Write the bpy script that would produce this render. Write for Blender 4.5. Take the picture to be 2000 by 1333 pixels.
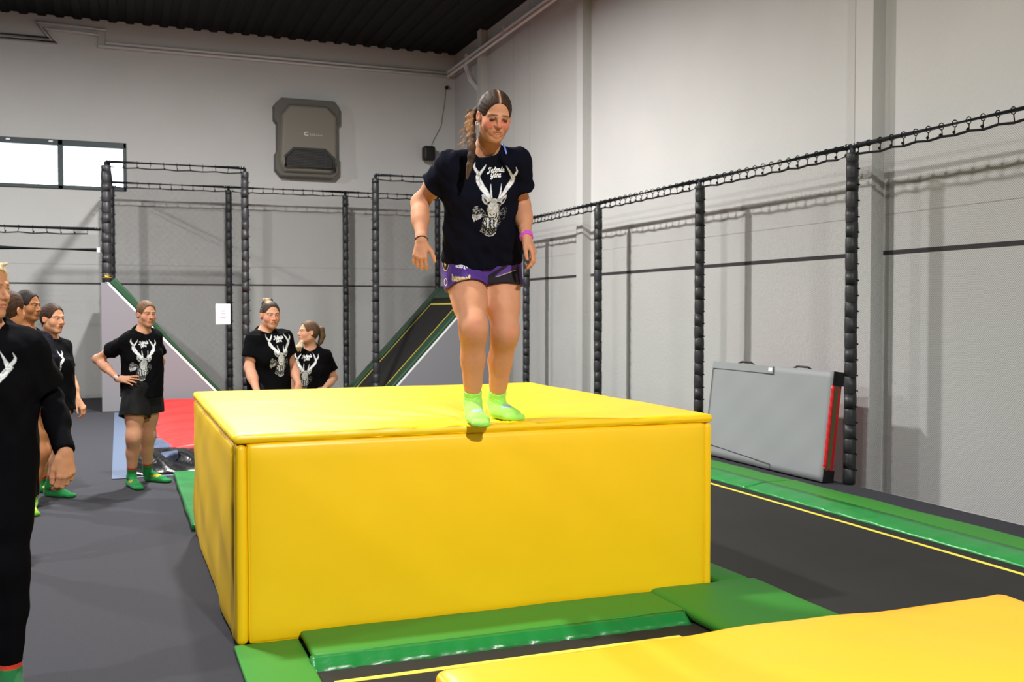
import bpy, bmesh, math, random
import numpy as np
from math import sin, cos, pi, radians, sqrt
from mathutils import Vector, Matrix
from mathutils.bvhtree import BVHTree

scene = bpy.context.scene
for _o in list(bpy.data.objects):
    bpy.data.objects.remove(_o)
random.seed(7)

# ------------------------------------------------------------------ camera
YAW, PITCH, EYE, FPX = 0.37115, 0.030106, 1.57, 1974.3
cam_data = bpy.data.cameras.new('camera')
cam_data.sensor_width = 36.0
cam_data.lens = FPX * 36.0 / 2000.0
cam_data.clip_end = 100
cam_data.dof.use_dof = True
cam_data.dof.focus_distance = 5.0
cam_data.dof.aperture_fstop = 5.0
cam = bpy.data.objects.new('camera', cam_data)
scene.collection.objects.link(cam)
cam.location = (0, 0, EYE)
cam.rotation_euler = (pi / 2 - PITCH, 0, -YAW)
scene.camera = cam

# ------------------------------------------------------------------ world, lamps, exposure
world = bpy.data.worlds.new('world')
scene.world = world
world.use_nodes = True
_bg = world.node_tree.nodes['Background']
_bg.inputs[0].default_value = (0.86, 0.93, 1.0, 1)
_bg.inputs[1].default_value = 7.0
scene.view_settings.view_transform = 'Standard'
scene.view_settings.look = 'None'
scene.view_settings.gamma = 1
scene.view_settings.use_curve_mapping = False
scene.view_settings.exposure = 0.0


def lamp(name, loc, power, size=0.35, color=(1.0, 0.985, 0.955), rot=(0, 0, 0)):
    d = bpy.data.lights.new(name, 'AREA')
    d.shape = 'DISK'
    d.size = size
    d.energy = power
    d.color = color
    o = bpy.data.objects.new(name, d)
    scene.collection.objects.link(o)
    o.location = loc
    o.rotation_euler = rot
    return o


lamp('hall_lamp_far', (1.4, 12.2, 6.0), 1000, rot=(radians(6.5), 0, 0))
lamp('hall_lamp_middle', (-0.4, 6.4, 6.0), 430)
lamp('hall_lamp_near', (1.6, -2.4, 6.0), 1200)
lamp('fill_light_side', (-4.6, 13.0, 6.0), 700, rot=(radians(6), 0, 0))  # unseen fill, added to lift the back wall
lamp('fill_light_left', (-5.6, 4.2, 6.0), 380)  # added fill from out of view, brightens the block's left face


# ------------------------------------------------------------------ pixel rays of the photograph, used to measure real positions
_fw0 = np.array([sin(YAW), cos(YAW), 0.0])
_rt = np.array([cos(YAW), -sin(YAW), 0.0])
_fw = cos(PITCH) * _fw0 - sin(PITCH) * np.array([0, 0, 1.0])
_up = cos(PITCH) * np.array([0, 0, 1.0]) + sin(PITCH) * _fw0
_C = np.array([0, 0, EYE])


def ray(x, y):
    return _fw * FPX + _rt * (x - 1000) - _up * (y - 666.5)


def P(x, y, depth):
    return _C + ray(x, y) * (depth / FPX)


def at_z(x, y, z):
    d = ray(x, y)
    return _C + d * ((z - EYE) / d[2])


# ------------------------------------------------------------------ materials
def lin(c):
    return tuple(((v / 255.0) / 12.92) if v / 255.0 <= 0.04045 else (((v / 255.0) + 0.055) / 1.055) ** 2.4 for v in c)


def mat(name, color, rough=0.6, spec=0.5, bump=0.0, bscale=60.0, var=0.0, vscale=8.0, coat=0.0,
        stretch=None, attr=False, metallic=0.0, emit=None, estr=0.0, detail=4.0, sheen=0.0, sss=0.0, speck=None):
    m = bpy.data.materials.new(name)
    m.use_nodes = True
    nt = m.node_tree
    b = nt.nodes['Principled BSDF']
    b.inputs['Base Color'].default_value = (*lin(color), 1)
    b.inputs['Roughness'].default_value = rough
    b.inputs['Specular IOR Level'].default_value = spec
    b.inputs['Metallic'].default_value = metallic
    b.inputs['Coat Weight'].default_value = coat
    b.inputs['Sheen Weight'].default_value = sheen
    if sss:
        b.inputs['Subsurface Weight'].default_value = sss
        b.inputs['Subsurface Radius'].default_value = (0.02, 0.008, 0.004)
        b.inputs['Subsurface Scale'].default_value = 0.5
    if emit:
        b.inputs['Emission Color'].default_value = (*lin(emit), 1)
        b.inputs['Emission Strength'].default_value = estr
    tc = nt.nodes.new('ShaderNodeTexCoord')
    vec = tc.outputs['Object']
    if stretch:
        mp = nt.nodes.new('ShaderNodeMapping')
        mp.inputs['Scale'].default_value = stretch
        nt.links.new(vec, mp.inputs[0])
        vec = mp.outputs[0]
    src = None
    if attr:
        a = nt.nodes.new('ShaderNodeAttribute')
        a.attribute_name = 'Col'
        src = a.outputs['Color']
        nt.links.new(src, b.inputs['Base Color'])
    if var > 0:
        n = nt.nodes.new('ShaderNodeTexNoise')
        n.inputs['Scale'].default_value = vscale
        n.inputs['Detail'].default_value = detail
        nt.links.new(vec, n.inputs['Vector'])
        mr = nt.nodes.new('ShaderNodeMapRange')
        mr.inputs[1].default_value = 0.3
        mr.inputs[2].default_value = 0.7
        mr.inputs[3].default_value = 1 - var
        mr.inputs[4].default_value = 1 + var
        nt.links.new(n.outputs[0], mr.inputs[0])
        mx = nt.nodes.new('ShaderNodeVectorMath')
        mx.operation = 'SCALE'
        if src is not None:
            nt.links.new(src, mx.inputs[0])
        else:
            mx.inputs[0].default_value = lin(color)
        nt.links.new(mr.outputs[0], mx.inputs['Scale'])
        nt.links.new(mx.outputs[0], b.inputs['Base Color'])
    if bump > 0:
        n2 = nt.nodes.new('ShaderNodeTexNoise')
        n2.inputs['Scale'].default_value = bscale
        n2.inputs['Detail'].default_value = 3
        nt.links.new(vec, n2.inputs['Vector'])
        bp = nt.nodes.new('ShaderNodeBump')
        bp.inputs['Strength'].default_value = bump
        bp.inputs['Distance'].default_value = 0.01
        nt.links.new(n2.outputs[0], bp.inputs['Height'])
        nt.links.new(bp.outputs[0], b.inputs['Normal'])
    return m


M = {}
M['wall'] = mat('wall_paint', (198, 198, 196), 0.92, 0.15, bump=0.35, bscale=28, var=0.025, vscale=0.9)
M['seam'] = mat('panel_seam', (172, 169, 166), 0.9, 0.1)
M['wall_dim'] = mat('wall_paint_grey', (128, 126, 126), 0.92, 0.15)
M['groove'] = mat('groove_shadow_gap', (70, 68, 70), 0.9, 0.1)
M['ceiling'] = mat('ceiling_black', (26, 26, 28), 0.8, 0.2, bump=0.2, bscale=4)
M['carpet'] = mat('carpet_charcoal', (62, 62, 67), 0.97, 0.1, bump=0.5, bscale=260, var=0.10, vscale=180)
M['pipe'] = mat('pipe_white', (232, 228, 226), 0.5, 0.4)
M['yellow'] = mat('yellow_vinyl', (246, 200, 10), 0.40, 0.5, bump=0.10, bscale=5, var=0.02, vscale=3)
M['yellow_mat'] = mat('yellow_mat_vinyl', (238, 176, 36), 0.40, 0.45, bump=0.12, bscale=4)
M['green'] = mat('green_vinyl', (30, 136, 58), 0.33, 0.5, bump=0.5, bscale=7, stretch=(3, 1, 1))
M['green_top'] = mat('green_vinyl_matt', (52, 132, 42), 0.55, 0.4, bump=0.08, bscale=6)
M['green_x'] = mat('green_vinyl_wrinkled', (26, 118, 52), 0.33, 0.5, bump=0.5, bscale=7, stretch=(1, 3, 1))
M['green_shaded'] = mat('green_vinyl_shaded', (18, 66, 36), 0.4, 0.5, bump=0.15, bscale=6)  # slope pads: shade at the far end put into a darker green
M['bed'] = mat('trampoline_mesh', (34, 32, 30), 0.75, 0.35, bump=0.1, bscale=300, var=0.08, vscale=3)
M['stripe'] = mat('yellow_stripe', (238, 222, 84), 0.6, 0.3)
M['foam'] = mat('black_foam_sleeve', (40, 41, 44), 0.48, 0.45, bump=0.3, bscale=18)
M['tube'] = mat('dark_steel_tube', (46, 51, 58), 0.5, 0.3)
M['rope'] = mat('black_rope', (26, 26, 28), 0.8, 0.2)
M['galv'] = mat('galvanised_clamp', (190, 194, 200), 0.35, 0.6, metallic=0.7)
M['wedge'] = mat('wedge_grey_panel', (120, 119, 124), 0.8, 0.3)
M['white_edge'] = mat('white_edge', (225, 225, 228), 0.5)
M['grey_mat'] = mat('grey_mat_vinyl', (138, 141, 143), 0.55, 0.4, bump=0.35, bscale=3.2)
M['red'] = mat('red_vinyl', (214, 22, 30), 0.4, 0.5, bump=0.3, bscale=9)
M['red_cover'] = mat('red_cover', (206, 40, 38), 0.45, 0.4, bump=0.8, bscale=5, stretch=(0.5, 2.6, 1))
M['blue_tarp'] = mat('blue_grey_tarp', (70, 82, 108), 0.38, 0.5, bump=0.9, bscale=6, stretch=(1, 2, 1), var=0.1, vscale=5)
M['light_tarp'] = mat('light_blue_tarp', (88, 102, 126), 0.45, 0.5, bump=0.3, bscale=9)
M['black_tarp'] = mat('black_tarp', (22, 22, 25), 0.25, 0.6, bump=0.9, bscale=7)
M['olive'] = mat('olive_webbing', (96, 94, 62), 0.9)
M['black'] = mat('black_plastic', (22, 22, 24), 0.5, 0.4)
M['white'] = mat('white_print', (235, 234, 238), 0.7)
M['frame'] = mat('window_frame_dark', (48, 62, 66), 0.5)
M['heater'] = mat('heater_grey', (122, 118, 108), 0.55, 0.4)
M['heater_dark'] = mat('heater_dark_grille', (58, 58, 56), 0.6, 0.4)
M['heater_side'] = mat('heater_side_grey', (96, 94, 88), 0.6, 0.4)
M['paper'] = mat('sign_white', (240, 240, 244), 0.6)
M['ink'] = mat('sign_ink', (168, 164, 176), 0.8)
M['ink_red'] = mat('sign_ink_red', (222, 160, 172), 0.8)
M['yellow_tape'] = mat('yellow_tape', (220, 190, 40), 0.5)

gm = bpy.data.materials.new('window_glass')
gm.use_nodes = True
_nt = gm.node_tree
_b = _nt.nodes['Principled BSDF']
_b.inputs['Roughness'].default_value = 0.02
_tr = _nt.nodes.new('ShaderNodeBsdfTransparent')
_gl = _nt.nodes.new('ShaderNodeBsdfGlossy')
_gl.inputs['Roughness'].default_value = 0.03
_mx = _nt.nodes.new('ShaderNodeMixShader')
_mx.inputs[0].default_value = 0.07
_nt.links.new(_tr.outputs[0], _mx.inputs[1])
_nt.links.new(_gl.outputs[0], _mx.inputs[2])
_nt.links.new(_mx.outputs[0], _nt.nodes['Material Output'].inputs[0])
M['glass'] = gm


def net_material(name, axes, cell=0.014, thick=0.095, color=(16, 16, 18)):
    """diamond netting: strands where one of two diagonal waves crosses zero"""
    m = bpy.data.materials.new(name)
    m.use_nodes = True
    nt = m.node_tree
    b = nt.nodes['Principled BSDF']
    b.inputs['Base Color'].default_value = (*lin(color), 1)
    b.inputs['Roughness'].default_value = 0.9
    b.inputs['Specular IOR Level'].default_value = 0.1
    tc = nt.nodes.new('ShaderNodeTexCoord')
    sp = nt.nodes.new('ShaderNodeSeparateXYZ')
    nt.links.new(tc.outputs['Object'], sp.inputs[0])
    u, v = sp.outputs[axes[0]], sp.outputs[axes[1]]

    def math_(op, a, b_=None, c=None):
        n = nt.nodes.new('ShaderNodeMath')
        n.operation = op
        for i, q in enumerate((a, b_, c)):
            if q is None:
                continue
            if isinstance(q, (int, float)):
                n.inputs[i].default_value = q
            else:
                nt.links.new(q, n.inputs[i])
        return n.outputs[0]
    s = math_('ADD', u, v)
    t = math_('SUBTRACT', u, v)
    outs = []
    for w in (s, t):
        f = math_('FRACT', math_('MULTIPLY', w, 1.0 / (cell * 1.4142)))
        outs.append(math_('LESS_THAN', f, thick))
    a = math_('MAXIMUM', outs[0], outs[1])
    tr = nt.nodes.new('ShaderNodeBsdfTransparent')
    mx = nt.nodes.new('ShaderNodeMixShader')
    nt.links.new(a, mx.inputs[0])
    nt.links.new(tr.outputs[0], mx.inputs[1])
    nt.links.new(b.outputs[0], mx.inputs[2])
    nt.links.new(mx.outputs[0], nt.nodes['Material Output'].inputs[0])
    return m


M['net_x'] = net_material('netting_back', (0, 2))
M['net_y'] = net_material('netting_side', (1, 2))


# ------------------------------------------------------------------ object helpers
def link(o, parent=None):
    scene.collection.objects.link(o)
    if parent is not None:
        o.parent = parent
        o.matrix_parent_inverse = Matrix.Translation(-Vector(parent.location))
    return o


def thing(name, label, cat, loc=(0, 0, 0), group=None):
    o = bpy.data.objects.new(name, None)
    o.empty_display_size = 0.1
    o.location = loc
    scene.collection.objects.link(o)
    o['label'] = label
    o['category'] = cat
    if group:
        o['group'] = group
    return o


def tag(o, label, cat, group=None):
    o['label'] = label
    o['category'] = cat
    if group:
        o['group'] = group
    return o


def mesh_obj(name, bm, m, parent=None, smooth=False, bevel=0.0, seg=2, kind=None, autos=None):
    me = bpy.data.meshes.new(name)
    bmesh.ops.recalc_face_normals(bm, faces=bm.faces)
    bm.to_mesh(me)
    bm.free()
    if isinstance(m, (list, tuple)):
        for q in m:
            me.materials.append(M[q] if isinstance(q, str) else q)
    else:
        me.materials.append(M[m] if isinstance(m, str) else m)
    if smooth:
        for p in me.polygons:
            p.use_smooth = True
    o = bpy.data.objects.new(name, me)
    link(o, parent)
    if bevel > 0:
        md = o.modifiers.new('bevel', 'BEVEL')
        md.width = bevel
        md.segments = seg
        md.limit_method = 'ANGLE'
        md.angle_limit = radians(40)
    if kind:
        o['kind'] = kind
    return o


def box(bm, x0, x1, y0, y1, z0, z1, mi=0):
    vs = [bm.verts.new(p) for p in [(x0, y0, z0), (x1, y0, z0), (x1, y1, z0), (x0, y1, z0), (x0, y0, z1), (x1, y0, z1), (x1, y1, z1), (x0, y1, z1)]]
    for q in [(0, 3, 2, 1), (4, 5, 6, 7), (0, 1, 5, 4), (1, 2, 6, 5), (2, 3, 7, 6), (3, 0, 4, 7)]:
        f = bm.faces.new([vs[i] for i in q])
        f.material_index = mi
    return vs


def frame_for(d):
    d = Vector(d).normalized()
    a = Vector((0, 0, 1)) if abs(d.z) < 0.9 else Vector((1, 0, 0))
    s = d.cross(a).normalized()
    return d, s, s.cross(d).normalized()


def tube(bm, pts, r, n=8, caps=True, radii=None, mi=0):
    pts = [Vector(p) for p in pts]
    rings = []
    ps = None
    for i, p in enumerate(pts):
        d = (pts[min(i + 1, len(pts) - 1)] - pts[max(i - 1, 0)])
        d, s, u = frame_for(d)
        if ps is not None:
            s = (ps - d * ps.dot(d))
            s = s.normalized() if s.length > 1e-6 else frame_for(d)[1]
            u = d.cross(s)
        ps = s
        rr = radii[i] if radii else r
        rings.append([bm.verts.new(p + (s * cos(2 * pi * k / n) + u * sin(2 * pi * k / n)) * rr) for k in range(n)])
    for a, b in zip(rings, rings[1:]):
        for k in range(n):
            f = bm.faces.new((a[k], a[(k + 1) % n], b[(k + 1) % n], b[k]))
            f.material_index = mi
    if caps:
        bm.faces.new(rings[0][::-1]).material_index = mi
        bm.faces.new(rings[-1]).material_index = mi
    return rings


def prism(bm, poly, axis, a, b, mi=0):
    """extrude a 2D polygon along axis ('x','y','z') from a to b"""
    def mk(p, t):
        if axis == 'x':
            return (t, p[0], p[1])
        if axis == 'y':
            return (p[0], t, p[1])
        return (p[0], p[1], t)
    A = [bm.verts.new(mk(p, a)) for p in poly]
    B = [bm.verts.new(mk(p, b)) for p in poly]
    n = len(poly)
    bm.faces.new(A).material_index = mi
    bm.faces.new(B[::-1]).material_index = mi
    for i in range(n):
        bm.faces.new((A[i], B[i], B[(i + 1) % n], A[(i + 1) % n])).material_index = mi


def pad(name, x0, x1, y0, y1, z0, z1, m, parent=None, r=0.02, cell=0.06, wob=0.003, puff=0.0, seed=0, fn=None):
    """upholstered block: a box gridded finely, rounded at the edges, slightly puffed and wobbled"""
    rs = np.random.RandomState(seed)
    ph = rs.rand(8) * 6.28
    bm = bmesh.new()
    L = (x1 - x0, y1 - y0, z1 - z0)
    lo = (x0, y0, z0)
    ticks = []
    for i in range(3):
        n = max(1, int(L[i] / cell))
        t = list(np.linspace(r, L[i] - r, n + 1)) if L[i] > 2 * r + 1e-4 else [L[i] / 2]
        e = [0, r * 0.12, r * 0.45]
        t = e + t + [L[i] - q for q in e[::-1]]
        ticks.append(sorted(set(round(v, 5) for v in t)))
    cache = {}

    def vert(c):
        k = tuple(round(v, 5) for v in c)
        if k in cache:
            return cache[k]
        q = [min(max(c[i], min(r, L[i] / 2)), L[i] - min(r, L[i] / 2)) for i in range(3)]
        d = [c[i] - q[i] for i in range(3)]
        l = sqrt(sum(v * v for v in d))
        if l > 1e-9:
            p = [q[i] + d[i] / l * min(r, l if False else r) for i in range(3)]
        else:
            p = list(c)
        w = Vector([lo[i] + p[i] for i in range(3)])
        nrm = Vector([(1 if c[i] >= L[i] - 1e-6 else (-1 if c[i] <= 1e-6 else 0)) for i in range(3)])
        if nrm.length > 0:
            nrm.normalize()
            s = sin(w.x * 5.1 + w.z * 3.3 + ph[0]) + sin(w.y * 6.3 + w.z * 4.7 + ph[1]) + 0.6 * sin(w.x * 13 + w.y * 11 + w.z * 17 + ph[2])
            w += nrm * (wob * s)
            if puff:
                e = 1.0
                for i in range(3):
                    if abs(nrm[i]) < 0.5:
                        f = p[i] / L[i]
                        e *= min(1, 4 * f * (1 - f)) ** 0.5
                w += nrm * puff * e
        if fn:
            w = fn(w, nrm)
        v = bm.verts.new(w)
        cache[k] = v
        return v
    for ax in range(3):
        o1, o2 = [i for i in range(3) if i != ax]
        for side in (0, L[ax]):
            for a0, a1 in zip(ticks[o1], ticks[o1][1:]):
                for b0, b1 in zip(ticks[o2], ticks[o2][1:]):
                    cs = []
                    for (a, b) in ((a0, b0), (a1, b0), (a1, b1), (a0, b1)):
                        c = [0, 0, 0]
                        c[ax] = side
                        c[o1] = a
                        c[o2] = b
                        cs.append(vert(c))
                    if len(set(cs)) == 4:
                        try:
                            bm.faces.new(cs)
                        except ValueError:
                            pass
    return mesh_obj(name, bm, m, parent, smooth=True)


# ------------------------------------------------------------------ the hall
XW, YW, XL, YN, ZC = 6.63, 20.35, -13.0, -9.0, 6.92     # right wall, back wall, left wall, near wall, ceiling
XP, YB = 6.14, 19.6                                    # edges of the play deck


def struct(name, bm, m, **k):
    o = mesh_obj(name, bm, m, **k)
    o['kind'] = 'structure'
    return o


bm = bmesh.new()
box(bm, XL, XP, YN, YB, -0.06, 0)
struct('floor', bm, 'carpet')
bm = bmesh.new()
box(bm, XL, XW + 0.2, YN, YW + 0.2, -0.96, -0.9)
struct('floor_base', bm, 'carpet')
# ceiling of trapezoid sheet: ribs run to the back wall
bm = bmesh.new()
poly = []
x = XL
while x < XW + 0.1:
    poly += [(x, ZC), (x + 0.12, ZC), (x + 0.15, ZC + 0.035), (x + 0.27, ZC + 0.035)]
    x += 0.3
A = [bm.verts.new((min(p[0], XW + 0.2), YN, p[1])) for p in poly]
B = [bm.verts.new((min(p[0], XW + 0.2), YW + 0.2, p[1])) for p in poly]
for i in range(len(poly) - 1):
    bm.faces.new((A[i], A[i + 1], B[i + 1], B[i]))
box(bm, XL, XW + 0.2, YN, YW + 0.2, ZC + 0.1, ZC + 0.15)
struct('ceiling', bm, 'ceiling')

# window opening in the back wall
WX0, WX1, WZ0, WZ1 = -3.9, 0.17, 3.80, 4.70
bm = bmesh.new()
box(bm, XL - 0.2, WX0, YW, YW + 0.2, -0.9, ZC + 0.1)
box(bm, WX1, XW + 0.2, YW, YW + 0.2, -0.9, ZC + 0.1)
box(bm, WX0, WX1, YW, YW + 0.2, -0.9, WZ0)
box(bm, WX0, WX1, YW, YW + 0.2, WZ1, ZC + 0.1)
box(bm, XL, XW - 0.001, YW - 0.003, YW, 2.055, 2.085, 1)
box(bm, XL, XW - 0.001, YW - 0.0015, YW, 2.42, 2.43, 2)
struct('wall_back', bm, ['wall', 'groove', 'seam'])
bm = bmesh.new()
box(bm, XW, XW + 0.2, YN, YW, -0.9, ZC + 0.1)
for y0, y1 in ((7.52, 7.75), (13.76, 13.97), (18.3, 18.5), (1.28, 1.5)):
    box(bm, XW - 0.145, XW + 0.01, y0, y1, -0.9, ZC + 0.02)
cuts = [(YN, 1.28), (1.5, 7.52), (7.75, 13.76), (13.97, 18.3), (18.5, YW)]
for a, b in cuts:
    box(bm, XW - 0.004, XW, a, b, 2.085, 2.125, 1)
    box(bm, XW - 0.002, XW, a, b, 2.455, 2.461, 2)
for yv in (16.2, 16.96, 7.93):
    box(bm, XW - 0.002, XW, yv, yv + 0.008, 0, ZC, 2)
struct('wall_right', bm, ['wall', 'groove', 'seam'])
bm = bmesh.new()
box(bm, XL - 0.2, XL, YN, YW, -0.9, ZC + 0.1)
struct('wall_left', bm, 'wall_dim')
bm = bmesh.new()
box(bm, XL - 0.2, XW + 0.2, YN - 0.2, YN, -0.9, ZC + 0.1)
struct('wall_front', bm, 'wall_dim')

bm = bmesh.new()
fy0, fy1 = YW - 0.03, YW + 0.07
for x0, x1 in ((WX0, WX0 + 0.06), (-2.9, -2.82), (-1.01, -0.91), (WX1 - 0.06, WX1)):
    box(bm, x0, x1, fy0, fy1, WZ0, WZ1)
box(bm, WX0, WX1, fy0, fy1, WZ0, WZ0 + 0.075)
box(bm, WX0, WX1, fy0, fy1, WZ1 - 0.11, WZ1)
w = struct('window_1', bm, 'frame', bevel=0.012)
bm = bmesh.new()
box(bm, WX0 + 0.05, WX1 - 0.05, YW + 0.02, YW + 0.03, WZ0 + 0.06, WZ1 - 0.06)
mesh_obj('pane', bm, 'glass', w)
bm = bmesh.new()
for xx in (-1.85, -1.15):
    box(bm, xx, xx + 0.07, YW - 0.06, YW - 0.03, WZ1 - 0.06, WZ1 - 0.03)
mesh_obj('latch', bm, 'galv', w)

# pipes under the ceiling
bm = bmesh.new()
yy = YW - 0.05
for dz in (0.0, -0.07):
    o = 0.13 if dz else 0.0
    tube(bm, [(-7.4, yy, 6.52 + dz), (-1.12 + o, yy, 6.52 + dz), (-1.33 + o, yy, 6.79 + dz * 1.4), (-0.15 - o, yy, 6.75 + dz * 1.4), (-0.17 - o, yy, 6.52 + dz), (6.45, yy, 6.53 + dz)], 0.026, 8)
tag(mesh_obj('heating_pipe', bm, 'pipe', smooth=True), 'white twin pipe along the top of the back wall with a raised loop', 'pipe')
bm = bmesh.new()
for dz in (0.0, -0.09):
    tube(bm, [(XW - 0.19, YW - 0.12, 6.53 + dz), (XW - 0.19, 2, 6.58 + dz)], 0.028, 8)
for k in range(8):
    yk = 19.0 - k * 2.1
    box(bm, XW - 0.22, XW - 0.16, yk, yk + 0.03, 6.44, 6.62)
tag(mesh_obj('heating_pipe', bm, 'pipe', smooth=False), 'white pipes running along the top of the right wall', 'pipe')
bm = bmesh.new()
for o in (0, 0.1):
    tube(bm, [(XW - 0.17, 19.2 - o, 6.42), (XW - 0.12, 19.05 - o, 6.12), (XW - 0.05, 18.72 - o, 5.85), (XW - 0.05, 18.72 - o, 0.2)], 0.026, 8)
tag(mesh_obj('heating_pipe', bm, 'pipe', smooth=False), 'pair of white pipes dropping down the right wall near the corner', 'pipe')

# ------------------------------------------------------------------ trampolines and their edge pads
def bed(x0, x1, y0, y1, label, stripe=0.13, sides='lrfb', zt=0.008):
    t = thing('trampoline', label, 'trampoline', ((x0 + x1) / 2, (y0 + y1) / 2, 0))
    b = bmesh.new()
    nx, ny = 24, 24
    g = [[b.verts.new((x0 + (x1 - x0) * i / nx, y0 + (y1 - y0) * j / ny, zt)) for j in range(ny + 1)] for i in range(nx + 1)]
    for i in range(nx):
        for j in range(ny):
            b.faces.new((g[i][j], g[i + 1][j], g[i + 1][j + 1], g[i][j + 1]))
    box(b, x0, x1, y0, y1, 0.0005, zt - 0.002)
    mesh_obj('jumping_bed', b, 'bed', t)
    w_, s_ = 0.035, stripe
    b = bmesh.new()
    if 'l' in sides:
        box(b, x0 + s_, x0 + s_ + w_, y0 + s_, y1 - s_, zt, zt + 0.002)
    if 'r' in sides:
        box(b, x1 - s_ - w_, x1 - s_, y0 + s_, y1 - s_, zt, zt + 0.002)
    if 'f' in sides:
        box(b, x0 + s_, x1 - s_, y0 + s_, y0 + s_ + w_, zt, zt + 0.002)
    if 'b' in sides:
        box(b, x0 + (s_ if 'r' in sides else 0.05), x1 - s_, y1 - s_ - w_, y1 - s_, zt, zt + 0.002)
    mesh_obj('boundary_stripe', b, 'stripe', t)
    return t


bed(3.30, 5.10, -0.5, 16.2, 'long black trampoline lane with a yellow stripe, right of the yellow block', stripe=0.11, sides='r')
bed(0.78, 2.66, 0.9, 4.36, 'black trampoline bed mostly hidden under the near yellow mat', stripe=0.165, sides='b')
bed(1.25, 3.0, 7.45, 10.0, 'black trampoline bed directly behind the yellow block')

# pad along the right lane: flat top and a sloping glossy inner face
def sloped_pad(name, label, y0, y1, seed):
    t = thing(name, label, 'edge pad', (5.4, (y0 + y1) / 2, 0))
    pad('pad_top', 5.335, 5.62, y0, y1, 0.002, 0.055, 'green_top', t, r=0.015, cell=0.12, wob=0.002, seed=seed)
    b = bmesh.new()
    n = int((y1 - y0) / 0.035)
    rs = np.random.RandomState(seed)
    jit = rs.rand(n + 1) - 0.5
    rows = []
    for j in range(n + 1):
        y = y0 + (y1 - y0) * j / n
        wv = 0.006 * sin(y * 21 + seed) + 0.007 * jit[j]
        rows.append([b.verts.new(p) for p in [(5.345, y, 0.054), (5.27, y, 0.047 + wv * 0.4), (5.2, y, 0.034 + wv), (5.13, y, 0.026 + wv * 0.5), (5.105, y, 0.012), (5.11, y, 0.002), (5.345, y, 0.002)]])
    for a, c in zip(rows, rows[1:]):
        for i in range(7):
            b.faces.new((a[i], a[(i + 1) % 7], c[(i + 1) % 7], c[i]))
    b.faces.new(rows[0])
    b.faces.new(rows[-1][::-1])
    mesh_obj('inner_flap', b, 'green', t, smooth=True)


sloped_pad('edge_pad', 'green edge pad along the right lane, nearest stretch past the grey crash mat', -0.5, 7.47, 3)
sloped_pad('edge_pad', 'green edge pad along the right lane in front of the leaning grey crash mat', 7.49, 16.2, 5)
pk = lambda l, *a, **k: tag(pad('edge_pad', *a, **k), l, 'edge pad')
pk('flat green pad at the left front corner of the yellow block', 0.478, 0.775, 0.9, 4.765, 0.001, 0.028, 'green_top', r=0.012, cell=0.12, wob=0.0012, seed=1)


def roll(w, n):
    if n.y < -0.5:
        w = w + Vector((0, 0.004 * sin(w.x * 40) + 0.005 * sin(w.x * 17 + 1), 0))
    return w


t = thing('edge_pad', 'long green roll pad lying along the front foot of the yellow block', 'edge pad', (1.7, 4.55, 0))
pad('pad_top', 0.78, 2.655, 4.395, 4.765, 0.030, 0.062, 'green_top', t, r=0.014, cell=0.08, wob=0.0015, seed=2)
bm = bmesh.new()
rows = []
n = 90
for i in range(n + 1):
    x = 0.765 + (2.64 - 0.765) * i / n
    wv = 0.006 * sin(x * 33) + 0.004 * sin(x * 71 + 1) + (0.02 * sin((x - 0.8) * 9) if x < 1.15 else 0) * 0.4
    rows.append([bm.verts.new(p) for p in [(x, 4.40, 0.060), (x, 4.385 + wv * .3, 0.05), (x, 4.35 + wv, 0.026), (x, 4.325 + wv, 0.008), (x, 4.33, 0.001), (x, 4.40, 0.001)]])
for a, c in zip(rows, rows[1:]):
    for i in range(6):
        bm.faces.new((a[i], a[(i + 1) % 6], c[(i + 1) % 6], c[i]))
bm.faces.new(rows[0])
bm.faces.new(rows[-1][::-1])
mesh_obj('inner_flap', bm, 'green_x', t, smooth=True)
pk('square green pad at the right front corner of the yellow block', 2.66, 3.34, 0.9, 4.80, 0.011, 0.060, 'green_top', r=0.03, cell=0.08, wob=0.002, seed=4)
pk('narrow green pad between the yellow block and the right lane', 3.13, 3.33, 4.83, 16.0, 0.011, 0.052, 'green_top', r=0.02, cell=0.12, wob=0.002, seed=6)
pk('glossy green pad sticking out behind the left side of the yellow block', 0.47, 0.93, 7.47, 10.02, 0.001, 0.05, 'green_x', r=0.015, cell=0.07, wob=0.0025, seed=8,
   fn=lambda w, n: w + Vector((0.12 * max(0.0, (w.y - 9.7)) * (1 if w.x > 0.8 else 0), 0, 0)))

# ------------------------------------------------------------------ the big yellow block
BX0, BX1, BY0, BY1 = 0.485, 3.05, 4.78, 7.40
t = thing('foam_block', 'large yellow vinyl block the jumper stands on', 'foam block', (1.77, 6.1, 0))
bm = bmesh.new()
box(bm, BX0 + 0.05, BX1 - 0.05, BY0 + 0.05, BY1 - 0.05, 0.012, 0.95)
mesh_obj('core', bm, 'yellow', t)


def top_fn(w, n):
    if n.z > 0.5:
        # welded seam across the top
        w = w + Vector((0, 0, -0.006 * math.exp(-((w.y - (6.40 - 0.16 * (w.x - 0.5))) / 0.02) ** 2)))
        # creases fanning away from the feet
        dx, dy = w.x - 1.75, w.y - 5.0
        r = sqrt(dx * dx + dy * dy) + 0.05
        a = math.atan2(dy, dx)
        w = w + Vector((0, 0, 0.0075 * sin(a * 13) * math.exp(-((r - 0.45) / 0.4) ** 2) - 0.012 * math.exp(-(r / 0.22) ** 2)))
    elif n.z > -0.5 and abs(w.z - 0.98) < 0.05:
        w = w + n * (0.0015 * sin(w.x * 31) + 0.0012 * sin(w.y * 27))
    return w


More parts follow.
